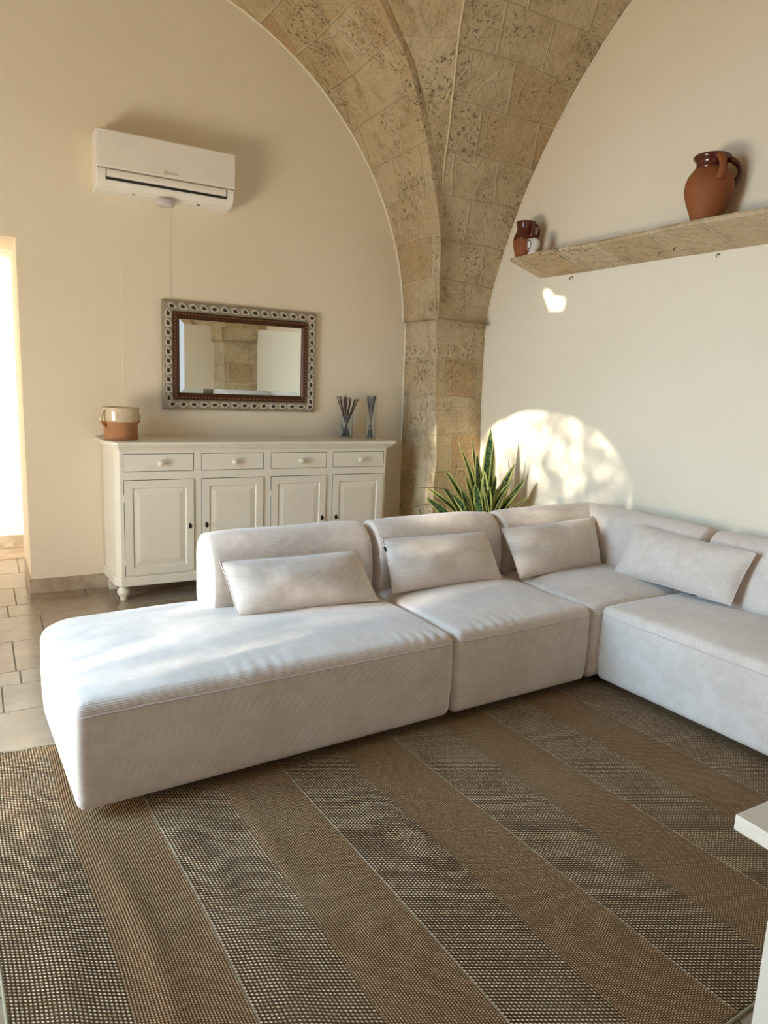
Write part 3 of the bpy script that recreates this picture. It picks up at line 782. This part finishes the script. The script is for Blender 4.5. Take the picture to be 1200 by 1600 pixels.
# pot on the sideboard
ST = .994
pot = thing('glazed_clay_pot', 'round clay pot with cream glazed upper half and bare terracotta base, on the sideboard', 'pot', (.765, 4.600, ST+.0005))
MB().lathe([(.002,0),(.096,0),(.0985,.004),(.099,.112),(.095,.114),(.002,.114)], n=56).build('body', M['terra_light'], pot, smooth=True, angle=50)
MB().lathe([(.0995,.1095),(.1035,.112),(.1055,.120),(.1065,.170),(.1065,.178),(.1095,.182),(.1095,.192),(.106,.196),(.101,.190),(.098,.13),(.097,.115)], n=56).build('glazed_rim', M['creamglaze'], pot, smooth=True, angle=50)
for ang in (math.radians(205), math.radians(25)):
    pts = []; ca, sa = math.cos(ang), math.sin(ang)
    for i in range(15):
        q = i/14; rr = .104+.030*math.sin(PI*min(1, q*1.15))**.7*(1 if q < .87 else .6) ; zz = .172-.100*q
        if i == 14: rr = .098
        pts.append((ca*rr, sa*rr, zz))
    h1 = MB().tube(pts[:9], .0085, 10).build('handle', M['creamglaze'], pot, smooth=True)
    h2 = MB().tube(pts[8:], [.0085]*4+[.008,.007,.005], 10).build('handle_base', M['terra_light'], pot, smooth=True)

# reed sticks in glass vases
def reeds(loc, glass_w, glass_h, round_, label, sticks, tie_z, tie_r):
    v_ = thing('glass_vase', label, 'vase', loc)
    w, h_, th = glass_w/2, glass_h, .004
    mb = MB()
    if round_: mb.lathe([(.001,0),(w*.94,0),(w,.004),(w,h_),(w-th,h_),(w-th,.010),(.001,.010)], n=40)
    else:
        vs = []
        for (s_, z_) in ((w,0),(w,h_),(w-th,h_),(w-th,.014)): vs += [(-s_,-s_,z_),(s_,-s_,z_),(s_,s_,z_),(-s_,s_,z_)]
        fs = [(3,2,1,0),(12,13,14,15)]+[(j*4+k, j*4+(k+1)%4, (j+1)*4+(k+1)%4, (j+1)*4+k) for j in range(3) for k in range(4)]
        mb.add(vs, fs)
    mb.build('glass', M['glass'], v_, smooth=round_, angle=40)
    st_ = thing('reed_bundle', label.replace('clear', 'tied dark reed sticks in the clear') if False else '', 'sticks', loc)
    return v_, st_
def bundle(loc, label, specs, tz, tr, ring):
    b_ = thing('reed_bundle', label, 'reed sticks', loc)
    for (bx, by, tx, ty, zt, r, mt) in specs:
        MB().tube([(bx, by, .0005), (tx*.5+bx*.5, ty*.5+by*.5, zt*.5+.001), (tx, ty, zt)], r, 7).build('stick', M[mt], b_, smooth=True, angle=40)
    pts = [(ring[0]+tr*math.cos(2*PI*k/20), ring[1]+tr*math.sin(2*PI*k/20), tz) for k in range(21)]
    MB().tube(pts, .0035, 8, cap=False).build('raffia_tie', M['string'], b_, smooth=True)
    return b_
random.seed(3)
v1 = on_z(541.5, 684, ST); v2 = on_z(580, 686.5, ST)
l1 = (float(v1[0]), float(v1[1])+.01, ST+.0005); l2 = (float(v2[0]), float(v2[1])+.02, ST+.0005)
# camera-right direction on the worktop
rd = Vector((AR[0], AR[1], 0)).normalized(); fdv = Vector((-rd.y, rd.x, 0))
def glass(loc, w, h_, label, rot):
    g_ = thing('glass_vase', label, 'vase', loc, rot); w = w/2; th = .0035
    vs = []
    for (s_, z_) in ((w,0),(w,h_),(w-th,h_),(w-th,.009)): vs += [(-s_,-s_,z_),(s_,-s_,z_),(s_,s_,z_),(-s_,s_,z_)]
    fs = [(3,2,1,0),(12,13,14,15)]+[(j*4+k, j*4+(k+1)%4, (j+1)*4+(k+1)%4, (j+1)*4+k) for j in range(3) for k in range(4)]
    MB().add(vs, fs).build('glass_wall', M['glass'], g_); return g_
glass(l1, .088, .165, 'low square clear glass vase holding fanned dark reed sticks, on the sideboard', math.atan2(rd.y, rd.x)+.12)
glass(l2, .072, .318, 'tall narrow clear glass vase at the right end of the sideboard', math.atan2(rd.y, rd.x)+.1)
sp = []
tops = [(-.075,.288),(-.060,.290),(-.048,.293),(-.034,.291),(-.022,.290),(-.012,.300),(-.003,.285),(.006,.288),(.018,.283),(.030,.280),(.058,.282),(.068,.280),(.082,.278),(.064,.27),(.024,.262),(-.028,.27),(-.052,.27)]
for i, (tx, tz) in enumerate(tops):
    bx = -tx*.42+random.uniform(-.006,.006); by = random.uniform(-.030,.030); ty = -by*.9+random.uniform(-.01,.01)
    bx = max(-.034, min(.034, bx))
    P0 = rd*bx+fdv*by; P1 = rd*tx+fdv*ty
    sp.append((P0.x, P0.y, P1.x, P1.y, tz, .0038, 'stick' if i % 4 != 3 else 'stick2'))
P0 = rd*(-.010); P1 = rd*(-.036); sp.append((P0.x, P0.y, P1.x, P1.y, .085, .0038, 'stick'))
sp = [(a, b, c, d, e, f_, g_) for (a, b, c, d, e, f_, g_) in sp]
b1 = bundle((l1[0], l1[1], l1[2]+.0095), 'fanned bundle of dark reed sticks tied with raffia in the low glass vase', sp, .098, .017, (0.002,0))
sp = []
for i, (tx, tz) in enumerate([(-.030,.300),(-.020,.302),(-.010,.297),(.0,.296),(.008,.302),(.018,.305),(.024,.303),(.029,.304),(.030,.298),(.026,.29)]):
    bx = -tx*.5+random.uniform(-.004,.004); by = random.uniform(-.02,.02); ty = -by+random.uniform(-.006,.006)
    P0 = rd*bx+fdv*by; P1 = rd*tx+fdv*ty
    sp.append((P0.x, P0.y, P1.x, P1.y, tz, .0036, 'stick' if i not in (2,4) else 'stick2'))
b2 = bundle((l2[0], l2[1], l2[2]+.0095), 'upright bundle of dark reed sticks tied with raffia in the tall glass vase', sp, .068, .016, (0,0))

# ------------------------------------------------------------------ snake plant
random.seed(11)
pb = Vector((3.06, 3.90, 0))
pl = thing('snake_plant', 'variegated snake plant with upright yellow-edged leaves in the corner behind the sofa', 'plant', pb)
MB().lathe([(.002,0),(.115,0),(.125,.01),(.155,.27),(.165,.275),(.165,.305),(.150,.305),(.145,.27),(.002,.27)], n=40).build('pot', M['terra'], pl, smooth=True, angle=40)
MB().lathe([(.002,.271),(.143,.271),(.13,.282),(.002,.288)], n=32).build('soil', M['soil'], pl, smooth=True)
vd = Vector((AF[0], AF[1], 0)).normalized()
def leaf_obj(base, tip, width, bend, roll, name='leaf', mt='leaf', fold=.25):
    base, tip = Vector(base), Vector(tip); n = 18
    ax = (tip-base); ln = ax.length
    side = Vector((math.cos(roll), math.sin(roll), 0))
    side = (side - ax.normalized()*side.dot(ax.normalized())).normalized(); nrm = ax.normalized().cross(side)
    mb = MB(); vs, fs, uv = [], [], []
    for i in range(n+1):
        q = i/n; c = base.lerp(tip, q) + Vector(bend)*math.sin(PI*q)*ln
        tw = .35*math.sin(q*3+roll*3); s2 = (side*math.cos(tw)+nrm*math.sin(tw)); n2 = s2.cross(ax.normalized())
        w = width*(.55+.9*q-.1*q*q)*(1-max(0,(q-.45)/.55)**2.2) if q < 1 else .0004
        w = max(w, .0006)
        for k, sx in enumerate((-1,-.55,0,.55,1)):
            vs.append(c + s2*(sx*w/2) + n2*(-fold*w*(1-abs(sx))))
            uv.append(((sx+1)/2, q))
    for i in range(n):
        for k in range(4): fs.append((i*5+k, i*5+k+1, (i+1)*5+k+1, (i+1)*5+k))
    mb.add(vs, fs, uv); o_ = mb.build(name, M[mt], pl, smooth=True)
    sd = o_.modifiers.new('thick', 'SOLIDIFY'); sd.thickness = .003; sd.offset = 0
    return o_
def tipw(x, y, dd):
    d = Vector(ray(x, y)); k = ((pb+vd*dd).dot(vd))/(d.dot(vd)); P = Vector(O)+d*k
    P.x = min(P.x, XR-.03); P.y = min(P.y, 4.30); return P-pb
#       tip px        depth  width  base offset
LV = [(767,669, .06,.070,.02),(717,693,-.02,.040,-.03),(737,687,.10,.030,-.01),(772,691,-.06,.045,.03),(822,746,-.02,.062,.07),(805,724,.05,.055,.06),
      (765,712,.08,.040,.01),(693,732,-.08,.050,-.06),(700,737,.04,.060,-.05),(667,762,-.06,.050,-.09),(666,777,-.12,.052,-.09),(827,777,-.10,.05,.08),
      (745,707,-.10,.055,-.01),(727,742,-.15,.052,-.03),(790,743,-.12,.050,.05),(757,735,-.16,.058,.0),(775,742,-.05,.06,.03),(712,752,-.14,.055,-.05),
      (742,755,-.19,.050,-.01),(765,760,-.19,.05,.02),(783,755,.02,.05,.05),(733,722,.06,.045,-.02),(750,728,.0,.06,.0),(798,752,-.16,.045,.05),(690,758,-.1,.05,-.07),(812,765,-.06,.05,.07),(720,765,-.2,.05,-.04),(755,760,-.2,.05,.01),(705,770,-.18,.05,-.06),(790,768,-.2,.05,.04)]
for i, (x, y, dd, w, bo) in enumerate(LV):
    tp_ = tipw(x, y, dd); r2 = rd*bo + vd*(dd*.35); b_ = Vector((r2.x, r2.y, .272))
    out = (Vector((tp_.x, tp_.y, 0))-Vector((b_.x, b_.y, 0)))
    bend = -out*random.uniform(.10,.50) + Vector((random.uniform(-.01,.01), random.uniform(-.01,.01), .02))
    bend = bend/max(.3, (tp_-b_).length)
    leaf_obj(b_, tp_, w*1.35, bend, math.atan2(rd.y, rd.x)+random.uniform(-.9,.9), mt='leaf_wide' if i % 2 == 1 else 'leaf', fold=random.uniform(.1,.25))
for (x, y, dd) in ((648,763,-.1), (645,792,-.1)):
    tp_ = tipw(x, y, dd); b_ = tipw(700 if y < 780 else 690, 765 if y < 780 else 788, dd)
    leaf_obj((-.07, .02, .275), b_, .012, (0,0,.04), .4, 'dry_leaf', 'dryleaf')
    leaf_obj(b_, tp_, .012, (0,0,.05), .4, 'dry_leaf', 'dryleaf')

# ------------------------------------------------------------------ sofa
cT, sT = math.cos(TS), math.sin(TS)
def uvw(u, v, z=0): return Vector((u*cT-v*sT, u*sT+v*cT, z))
def axis_pts(h, r, step):
    k = [0,.12,.3,.5,.75,1.0]; a = [-h+r*q for q in k]; n = max(2, int(round((2*h-2*r)/step)))
    return a + [-h+r+(2*h-2*r)*i/n for i in range(1, n)] + [-q for q in reversed(a)]
def soft_box(sx, sy, sz, rv, step=.03, deform=None):
    hx, hy, hz = sx/2, sy/2, sz/2; rx, ry, rz = rv
    X, Y, Z = axis_pts(hx, rx, step), axis_pts(hy, ry, step), axis_pts(hz, rz, step)
    idx = {}; vs = []; fs = []
    def V(i, j, k):
        key = (i, j, k)
        if key not in idx:
            p = [X[i], Y[j], Z[k]]; c = [max(-(h-r), min(h-r, q)) for q, h, r in zip(p, (hx,hy,hz), rv)]
            d = Vector([(q-e)/r for q, e, r in zip(p, c, rv)])
            if d.length > 1e-9: d.normalize()
            q = [e+dd*r for e, dd, r in zip(c, d, rv)]
            if deform: q = deform(*q)
            idx[key] = len(vs); vs.append(tuple(q))
        return idx[key]
    nx, ny, nz = len(X)-1, len(Y)-1, len(Z)-1
    for i in range(nx):
        for j in range(ny): fs += [(V(i,j,0),V(i,j+1,0),V(i+1,j+1,0),V(i+1,j,0)), (V(i,j,nz),V(i+1,j,nz),V(i+1,j+1,nz),V(i,j+1,nz))]
    for i in range(nx):
        for k in range(nz): fs += [(V(i,0,k),V(i+1,0,k),V(i+1,0,k+1),V(i,0,k+1)), (V(i,ny,k),V(i,ny,k+1),V(i+1,ny,k+1),V(i+1,ny,k))]
    for j in range(ny):
        for k in range(nz): fs += [(V(0,j,k),V(0,j,k+1),V(0,j+1,k+1),V(0,j+1,k)), (V(nx,j,k),V(nx,j+1,k),V(nx,j+1,k+1),V(nx,j,k+1))]
    return MB().add(vs, fs)
def seat(u0, u1, v0, v1, parent, org, fold_side='y', seed=0, z0=.041, zt=.403, folds=True, rc=0):
    su, sv, szz = u1-u0, v1-v0, zt-z0
    def dfm(x, y, z):
        xx, yy = x/(su/2), y/(sv/2); t_ = max(0, z/(szz/2))
        # plump top
        if z > 0:
            z += .036*(1-abs(xx)**2.8)*(1-abs(yy)**2.8)*t_
            q = noise.noise(Vector((x*3+seed, y*3, 0)))*.006 + noise.noise(Vector((x*9+seed, y*9, 3)))*.0018
            z += q*t_
        if rc:
            px, py = -su/2+rc, sv/2-rc
            if x < px and y > py:
                dx, dy = px-x, y-py; k_ = max(dx, dy)/math.hypot(dx, dy); x, y = px-dx*k_, py+dy*k_
        # slight belly of the sides, pulled in at the base
        b = 1+(.012 if abs(z) < 1 else 0)*math.cos(min(1, abs(z)/(szz/2))*PI/2)
        tb = max(0, -z/(szz/2)); 
        x *= 1-.003*tb**2; y *= 1-.003*tb**2
        x *= b**.6; y *= b**.6
        if folds and t_ > .55:
            # short pulls across the welt seam
            if fold_side == 'y': e = max(0, 1-(y+sv/2)/.11); s_ = x
            else: e = max(0, 1-(x+su/2)/.11); s_ = y
            amp = max(0, noise.noise(Vector((s_*2.2+seed*3, 7.7, 0)))+.02)*.016
            w = math.sin(s_*120+3*noise.noise(Vector((s_*4, seed, 0))))*amp*e*(1-abs(2*e-1)*.5)
            z += w
        return (x, y, z)
    mb = soft_box(su-.006, sv-.006, szz, (.030,.030,.038), .016 if folds else .035, dfm)
    c = ((u0+u1)/2-org[0], (v0+v1)/2-org[1], (z0+zt)/2)
    mb.v = [(x+c[0], y+c[1], z+c[2]) for x, y, z in mb.v]
    s_ = mb.build('seat', M['fabric'], parent, smooth=True)
    # welt seam round the top edge
    zz = zt-.040; hx, hy = su/2-.0025, sv/2-.0025; pts = []
    def rr(z):
        return 1
    r = .034; pts = []
    for (cx, cy, a0) in ((hx-r, -hy+r, -PI/2), (hx-r, hy-r, 0), (-hx+r, hy-r, PI/2), (-hx+r, -hy+r, PI)):
        for i in range(7):
            a = a0+PI/2*i/6; pts.append((c[0]+cx+r*math.cos(a), c[1]+cy+r*math.sin(a), zz))
    if rc:
        px, py = c[0]-hx+rc, c[1]+hy-rc
        pts = [q for q in pts if not (q[0] < px and q[1] > py)]
        ins = [(px+rc*math.cos(PI/2+PI/2*i/8), py+rc*math.sin(PI/2+PI/2*i/8), zz) for i in range(9)]
        k_ = 14; pts = pts[:k_]+ins+pts[k_:]
    full = []
    for a, b in zip(pts, pts[1:]+pts[:1]):
        n = max(1, int((Vector(a)-Vector(b)).length/.03))
        full += [tuple(Vector(a).lerp(Vector(b), k/n)) for k in range(n)]
    full.append(full[0])
    full = [(x, y, z+.003*noise.noise(Vector((x*9, y*9, 0)))) for x, y, z in full]
    MB().tube(full, .0036, 6, cap=False).build('welt', M['seam'], s_, smooth=True)
    return s_
def back(u0, u1, v0, v1, parent, org, along='u', z0=.36, zt=.740, seed=0):
    su, sv, szz = u1-u0, v1-v0, zt-z0
    def dfm(x, y, z):
        t_ = (z+szz/2)/szz
        # seat-side face leans back towards the top and bulges a little
        if along == 'u':
            f_ = (1-(y+sv/2)/sv); y += f_*(.035*t_**2 - .018*math.sin(PI*t_))
            e = abs(x)/(su/2); 
        else:
            f_ = (1-(x+su/2)/su); x += f_*(.035*t_**2 - .018*math.sin(PI*t_))
            e = abs(y)/(sv/2)
        z += noise.noise(Vector((x*4+seed, y*4, z*4)))*.004 - .010*max(0, e-.6)/.4*t_
        return (x, y, z)
    rv = (.028,.10,.11) if along == 'u' else (.10,.028,.11)
    mb = soft_box(su-.006, sv, szz, rv, .03, dfm) if along == 'u' else soft_box(su, sv-.006, szz, rv, .03, dfm)
    c = ((u0+u1)/2-org[0], (v0+v1)/2-org[1], (z0+zt)/2)
    mb.v = [(x+c[0], y+c[1], z+c[2]) for x, y, z in mb.v]
    return mb.build('backrest', M['fabric'], parent, smooth=True)
def plinth(u0, u1, v0, v1, parent, org):
    MB().box(u0+.13-org[0], u1-.06-org[0], v0+.16-org[1], v1-.05-org[1], .009, .07).build('plinth', M['black'], parent, bevel=.004)
def side_seams(u0, u1, v0, v1, parent, org, which, z1=.355):
    mb = MB()
    for (a, b) in which:
        x = (u0+.018 if a == 0 else u1-.018)-org[0]; y = (v0+.018 if b == 0 else v1-.018)-org[1]
        mb.tube([(x, y, .10), (x-.000, y, .2), (x, y, z1)], .0022, 6)
    return mb.build('corner_seam', M['seam'], parent, smooth=True)
V0, V1 = 2.160, 3.035; BV0, BV1 = 2.80, 3.02
def module(name, label, u0, u1, v0, v1):
    org = ((u0+u1)/2, (v0+v1)/2); p_ = uvw(*org)
    t_ = thing(name, label, 'sofa', (p_.x, p_.y, 0), TS, 'sections of the corner sofa'); return t_, org
t1, o1 = module('sofa_chaise', 'wide backless-ended sofa section at the left end of the corner sofa, nearest the camera', .312, 1.772, V0, V1)
t1['group'] = 'sections of the corner sofa'
seat(.312, 1.772, V0, V1, t1, o1, 'y', 1, rc=.14); back(.945, 1.772, BV0, BV1, t1, o1, 'u', seed=1); plinth(.312, 1.772, V0, V1, t1, o1)
side_seams(.312, 1.772, V0, V1, t1, o1, [(0,0)])
t2, o2 = module('sofa_section', 'armless middle sofa section between the long left section and the corner section', 1.776, 2.588, V0, V1)
seat(1.776, 2.588, V0, V1, t2, o2, 'y', 5); back(1.776, 2.588, BV0, BV1, t2, o2, 'u', seed=5); plinth(1.776, 2.588, V0, V1, t2, o2)
t3, o3 = module('sofa_corner_section', 'corner sofa section with backrest on two sides, in the corner under the plant', 2.592, 3.455, V0, V1)
seat(2.592, 3.455, V0, V1, t3, o3, 'y', 9); plinth(2.592, 3.455, V0, V1, t3, o3)
back(2.592, 3.455, BV0, BV1, t3, o3, 'u', seed=9); back(3.245, 3.4545, 2.090, 3.0195, t3, o3, 'v', zt=.745, seed=11)
RV0 = .62
t4, o4 = module('sofa_section', 'right-hand sofa section along the wall, running out of the right edge of the photo', 2.645, 3.455, RV0, 2.170)
seat(2.645, 3.260, RV0, 2.170, t4, o4, 'x', 13, folds=False); plinth(2.645, 3.455, RV0, 2.170, t4, o4)
back(3.245, 3.4545, RV0, 2.084, t4, o4, 'v', z0=.05, zt=.745, seed=13)

# pillows ---------------------------------------------------------------
def pillow(BL, BR, TR, TL, thick, label, seed, tagx=None):
    BL, BR, TR, TL = map(Vector, (BL, BR, TR, TL)); cb = (BL+BR)/2
    nrm = ((BR-BL).cross(TL-BL)).normalized()
    t_ = thing('cushion', label, 'cushion', cb, 0, 'scatter cushions on the corner sofa')
    mb = MB(); nu, nv = 46, 26
    xd = (BR-BL).normalized()
    def mk(sign):
        def fn(s, q):
            a, b = 2*s-1, 2*q-1
            p_ = (BL.lerp(BR, s)).lerp(TL.lerp(TR, s), q)
            cen = (BL+BR+TR+TL)/4
            # edges curve inwards between the pointed corners
            d = (p_-cen); e1 = (1-a*a)*abs(b)**3; e2 = (1-b*b)*abs(a)**3
            up = (TL-BL); p_ = p_ - (up*.5)*(.045*e1*(1 if b > 0 else -1)) - (BR-BL)*.5*(.022*e2*(1 if a > 0 else -1))
            h_ = ((1-abs(a)**2.6)*(1-abs(b)**2.4))**.62
            w = noise.noise(Vector((a*2.2+seed, b*1.6, sign*2.0)))*.010*h_
            ed = max(0, 1-h_*2.2)
            w += math.sin((a*22 if abs(b) > abs(a) else b*12)+seed)*.0022*ed*(h_*3 if h_ < .33 else 1)
            return p_ + nrm*sign*(thick/2*h_*(1 if sign > 0 else .8)+w) - cb
        return fn
    mb.grid(mk(1), nu, nv)
    o_ = len(mb.v); g2 = MB().grid(mk(-1), nu, nv); mb.add(g2.v, [tuple(reversed(f)) for f in g2.f])
    # piped seam round the rim
    c_ = mb.build('cover', M['fabric'], t_, smooth=True)
    rim = [mk(1)(i/nu, 0) for i in range(nu)]+[mk(1)(1, j/nv) for j in range(nv)]+[mk(1)(1-i/nu, 1) for i in range(nu)]+[mk(1)(0, 1-j/nv) for j in range(nv+1)]
    MB().tube(rim, .0028, 6, cap=False).build('seam', M['seam'], t_, smooth=True)
    if tagx:
        q = mk(1)(0.004, .83); q2 = mk(1)(0.004, .75); w = xd*-.010
        f_ = nrm*.0012
        MB().add([q-f_, q2-f_, q2+w-f_, q+w-f_, q+f_, q2+f_, q2+w+f_, q+w+f_], [(0,1,2,3),(7,6,5,4),(0,4,5,1),(1,5,6,2),(2,6,7,3),(3,7,4,0)]).build('label_tag', M['black'], t_)
    return t_
def W3(u, v, z): return uvw(u, v, z)
pillow(W3(1.02,2.655,.432), W3(1.675,2.615,.432), W3(1.632,2.745,.640), W3(.975,2.745,.652), .155, 'first cushion from the left, on the long left section of the sofa', 1.3)
pillow(W3(1.790,2.672,.432), W3(2.450,2.650,.432), W3(2.425,2.770,.667), W3(1.776,2.765,.682), .155, 'second cushion from the left, with a tiny black tag, on the middle section', 4.1, True)
pillow(W3(2.548,2.620,.432), W3(3.205,2.650,.432), W3(3.245,2.775,.688), W3(2.512,2.750,.678), .155, 'third cushion from the left, upright in the corner section', 7.7)
pillow(W3(3.130,2.500,.432), W3(3.162,1.835,.432), W3(3.232,1.785,.692), W3(3.228,2.470,.702), .155, 'rightmost cushion, leaning along the right wall side of the sofa', 9.2)

# ------------------------------------------------------------------ rug
rug_u0, rug_u1, rug_v0, rug_v1 = .055, 3.30, .715, 2.735
def rugz(u, v):
    z = .0045
    # long low buckles running with the stripes
    for (uc, w, a, va, vb) in ((.36,.030,.0075,1.0,2.1),(.62,.05,.006,.9,2.2),(.80,.035,.005,1.3,2.2),(1.20,.06,.005,1.1,2.1),(.18,.05,.006,.8,2.8),(1.66,.07,.003,.8,2.0)):
        uu = u-uc-.02*math.sin(v*3+uc*9)
        m_ = max(0, min(1, (v-va)/.35))*max(0, min(1, (vb-v)/.35)); z += a*math.exp(-(uu/w)**2)*m_
    z += .0022*noise.noise(Vector((u*3, v*2.2, 0)))+.002
    return z
def rugfn(s, q):
    u, v = rug_u0+(rug_u1-rug_u0)*s, rug_v0+(rug_v1-rug_v0)*q
    e = max(0, (v-2.55)/.185)
    z = rugz(u, v)
    vv = v + (.018*math.sin(u*11)+.012*math.sin(u*23+1))*e*(1 if u < .6 else .3)
    if u < .55: z += .016*e**2*max(0, math.sin(u*14+.4))
    if u > .3 and v > 2.2: z = min(z, .0085)
    if u > 2.6: z = min(z, .0085)
    uu = u + .010*math.sin(v*5)*(1-min(1, s*4))
    P = uvw(uu, vv, z); return (P.x, P.y, P.z)
rg = MB().grid(rugfn, 216, 135, lambda s, q: (rug_u0+(rug_u1-rug_u0)*s, rug_v0+(rug_v1-rug_v0)*q))
ro = tag(rg.build('striped_rug', M['rug'], smooth=True), 'large brown flat-woven rug with alternating fine and coarse stripes under the sofa', 'rug')
sd = ro.modifiers.new('thick', 'SOLIDIFY'); sd.thickness = .005; sd.offset = -1
hem = MB(); 
for q in (0, 1):
    hem.tube([Vector(rugfn(i/216, q))+Vector((0,0,-.0015)) for i in range(217)], .0042, 6)
hem.tube([Vector(rugfn(0, j/135))+Vector((0,0,-.0015)) for j in range(136)], .0042, 6)
M['hem'] = mat('rug_hem', (.30,.26,.17), .9)
hem.build('hem', M['hem'], ro, smooth=True)

# ------------------------------------------------------------------ low white table, lower right
TZ = .52
M['table'] = white('cream_white_laminate', (.74,.68,.58), .4, .0)
tb = thing('low_white_table', 'corner of a low white table at the lower right edge', 'table', (1.9, .55, 0))
tc0 = on_z(1149, 1272, TZ)
x0, y1 = float(tc0[0])-1.9, float(tc0[1])-.55
MB().box(x0, x0+1.15, y1-.42, y1, TZ-.036, TZ).build('top', M['table'], tb, bevel=.0025)
def panel(xa, xb):
    return MB().box(xa, xb, y1-.40, y1-.088, .018, TZ-.0365).build('side_panel', M['table'], tb, bevel=.0015)
panel(x0+.022, x0+.044); panel(x0+1.10, x0+1.122)
MB().box(x0+.046, x0+1.098, y1-.385, y1-.100, TZ-.20, TZ-.18).build('shelf', M['table'], tb, bevel=.0015)
MB().box(x0+.046, x0+1.098, y1-.115, y1-.100, .08, TZ-.21).build('back_panel', M['table'], tb)
for px_ in (x0+.025, x0+1.102):
    for py_ in (y1-.39, y1-.12): MB().box(px_, px_+.016, py_, py_+.02, .0095, .0185).build('foot', M['black'], tb)

# ------------------------------------------------------------------ garden tree outside the arched door (its leaves dapple the sun)
SD = Vector((1, .22, -.28)).normalized()
random.seed(21)
tr = MB()
def sun_pt(yp, zp, X): return Vector((X, yp+.22*X, zp-.28*X))
def add_leaf(c, s):
    a = Vector((random.uniform(-1,1), random.uniform(-1,1), random.uniform(-1,1))).normalized(); b = a.cross(Vector((random.uniform(-1,1), random.uniform(-1,1), random.uniform(-1,1)))).normalized()
    tr.add([c-a*s, c-b*s*.4, c+a*s, c+b*s*.4], [(0,1,2,3)])
for i in range(11000):
    X = random.uniform(-9.5, -7.5); yp = random.uniform(1.95, 4.1); zp = random.uniform(-.1, 2.3)
    n = noise.noise(Vector((yp*3.0, zp*2.0, 0)))+.5*noise.noise(Vector((yp*8, zp*6, 5)))
    dens = .42 + .55*max(0, min(1, (1.95-zp)/.45)) + .25*max(0,min(1,(3.1-yp)/.8)) + .35*max(0, min(1, (yp-3.62)/.15))
    if random.random() < max(0, dens + n*.85): add_leaf(sun_pt(yp, zp, X), random.uniform(.03,.07))
tl = tr.build('tree_foliage', M['tree'])
tl['kind'] = 'stuff'
tt = thing('garden_tree', 'leafy tree standing in the garden outside the arched door', 'tree', (0,0,0))
tl.name = 'foliage'; tl.parent = tt
MB().tube([(-8.6, 1.3, -.05), (-8.5, 1.5, 1.6), (-8.7, 1.3, 3.1), (-8.4, 1.6, 4.2)], [.12,.09,.06,.03], 10).build('trunk', M['bark'], tt, smooth=True)

# ------------------------------------------------------------------ light
w = bpy.data.worlds.new('sky'); bpy.context.scene.world = w; w.use_nodes = True
bg = w.node_tree.nodes['Background']; bg.inputs['Color'].default_value = (.78,.88,1,1); bg.inputs['Strength'].default_value = .7
sun = bpy.data.lights.new('sun', 'SUN'); sun.energy = 16; sun.angle = math.radians(.55); sun.color = (1,.93,.80)
so = bpy.data.objects.new('sun', sun); C.objects.link(so); so.rotation_euler = SD.to_track_quat('-Z', 'Y').to_euler(); so.location = (-9, 1, 6)
def area(name, loc, rot, sx, sy, e, col, spread=PI):
    l = bpy.data.lights.new(name, 'AREA'); l.shape = 'RECTANGLE'; l.size = sx; l.size_y = sy; l.energy = e; l.color = col; l.spread = spread
    o_ = bpy.data.objects.new(name, l); C.objects.link(o_); o_.location = loc; o_.rotation_euler = rot; return o_
# daylight through the arched door and the hall's window; front lamp is added weak fill
def aim(dx, dy, dz): return Vector((dx, dy, dz)).to_track_quat('-Z', 'Y').to_euler()
# sky light falls inwards and down through the arch, an added warm lamp imitates upward bounce off the terrace
area('daylight_door', (XL-.35, dc, 1.75), aim(1, -.10, -.46), 1.60, 1.7, 64, (.42,.71,1), math.radians(88))
area('warm_bounce_fill', (XL-.40, dc, .45), aim(1, .05, .75), 1.60, .9, 122, (1,.90,.74))
area('fill_front', (XC, YS-.22, 1.30), (PI/2, 0, 0), 1.8, 2.4, 3, (1,.95,.88))
area('daylight_hall', (-2.5, 5.79, 1.5), (PI/2, 0, -PI/2), .78, 2.6, 42, (1,.93,.80))

sc = bpy.context.scene
sc.view_settings.view_transform = 'Standard'; sc.view_settings.look = 'None'; sc.view_settings.exposure = -.2; sc.view_settings.gamma = 1
sc.view_settings.use_curve_mapping = False
sc.cycles.max_bounces = 10; sc.cycles.diffuse_bounces = 7; sc.cycles.transmission_bounces = 8; sc.cycles.sample_clamp_indirect = 8
sc.cycles.caustics_reflective = False; sc.cycles.caustics_refractive = False
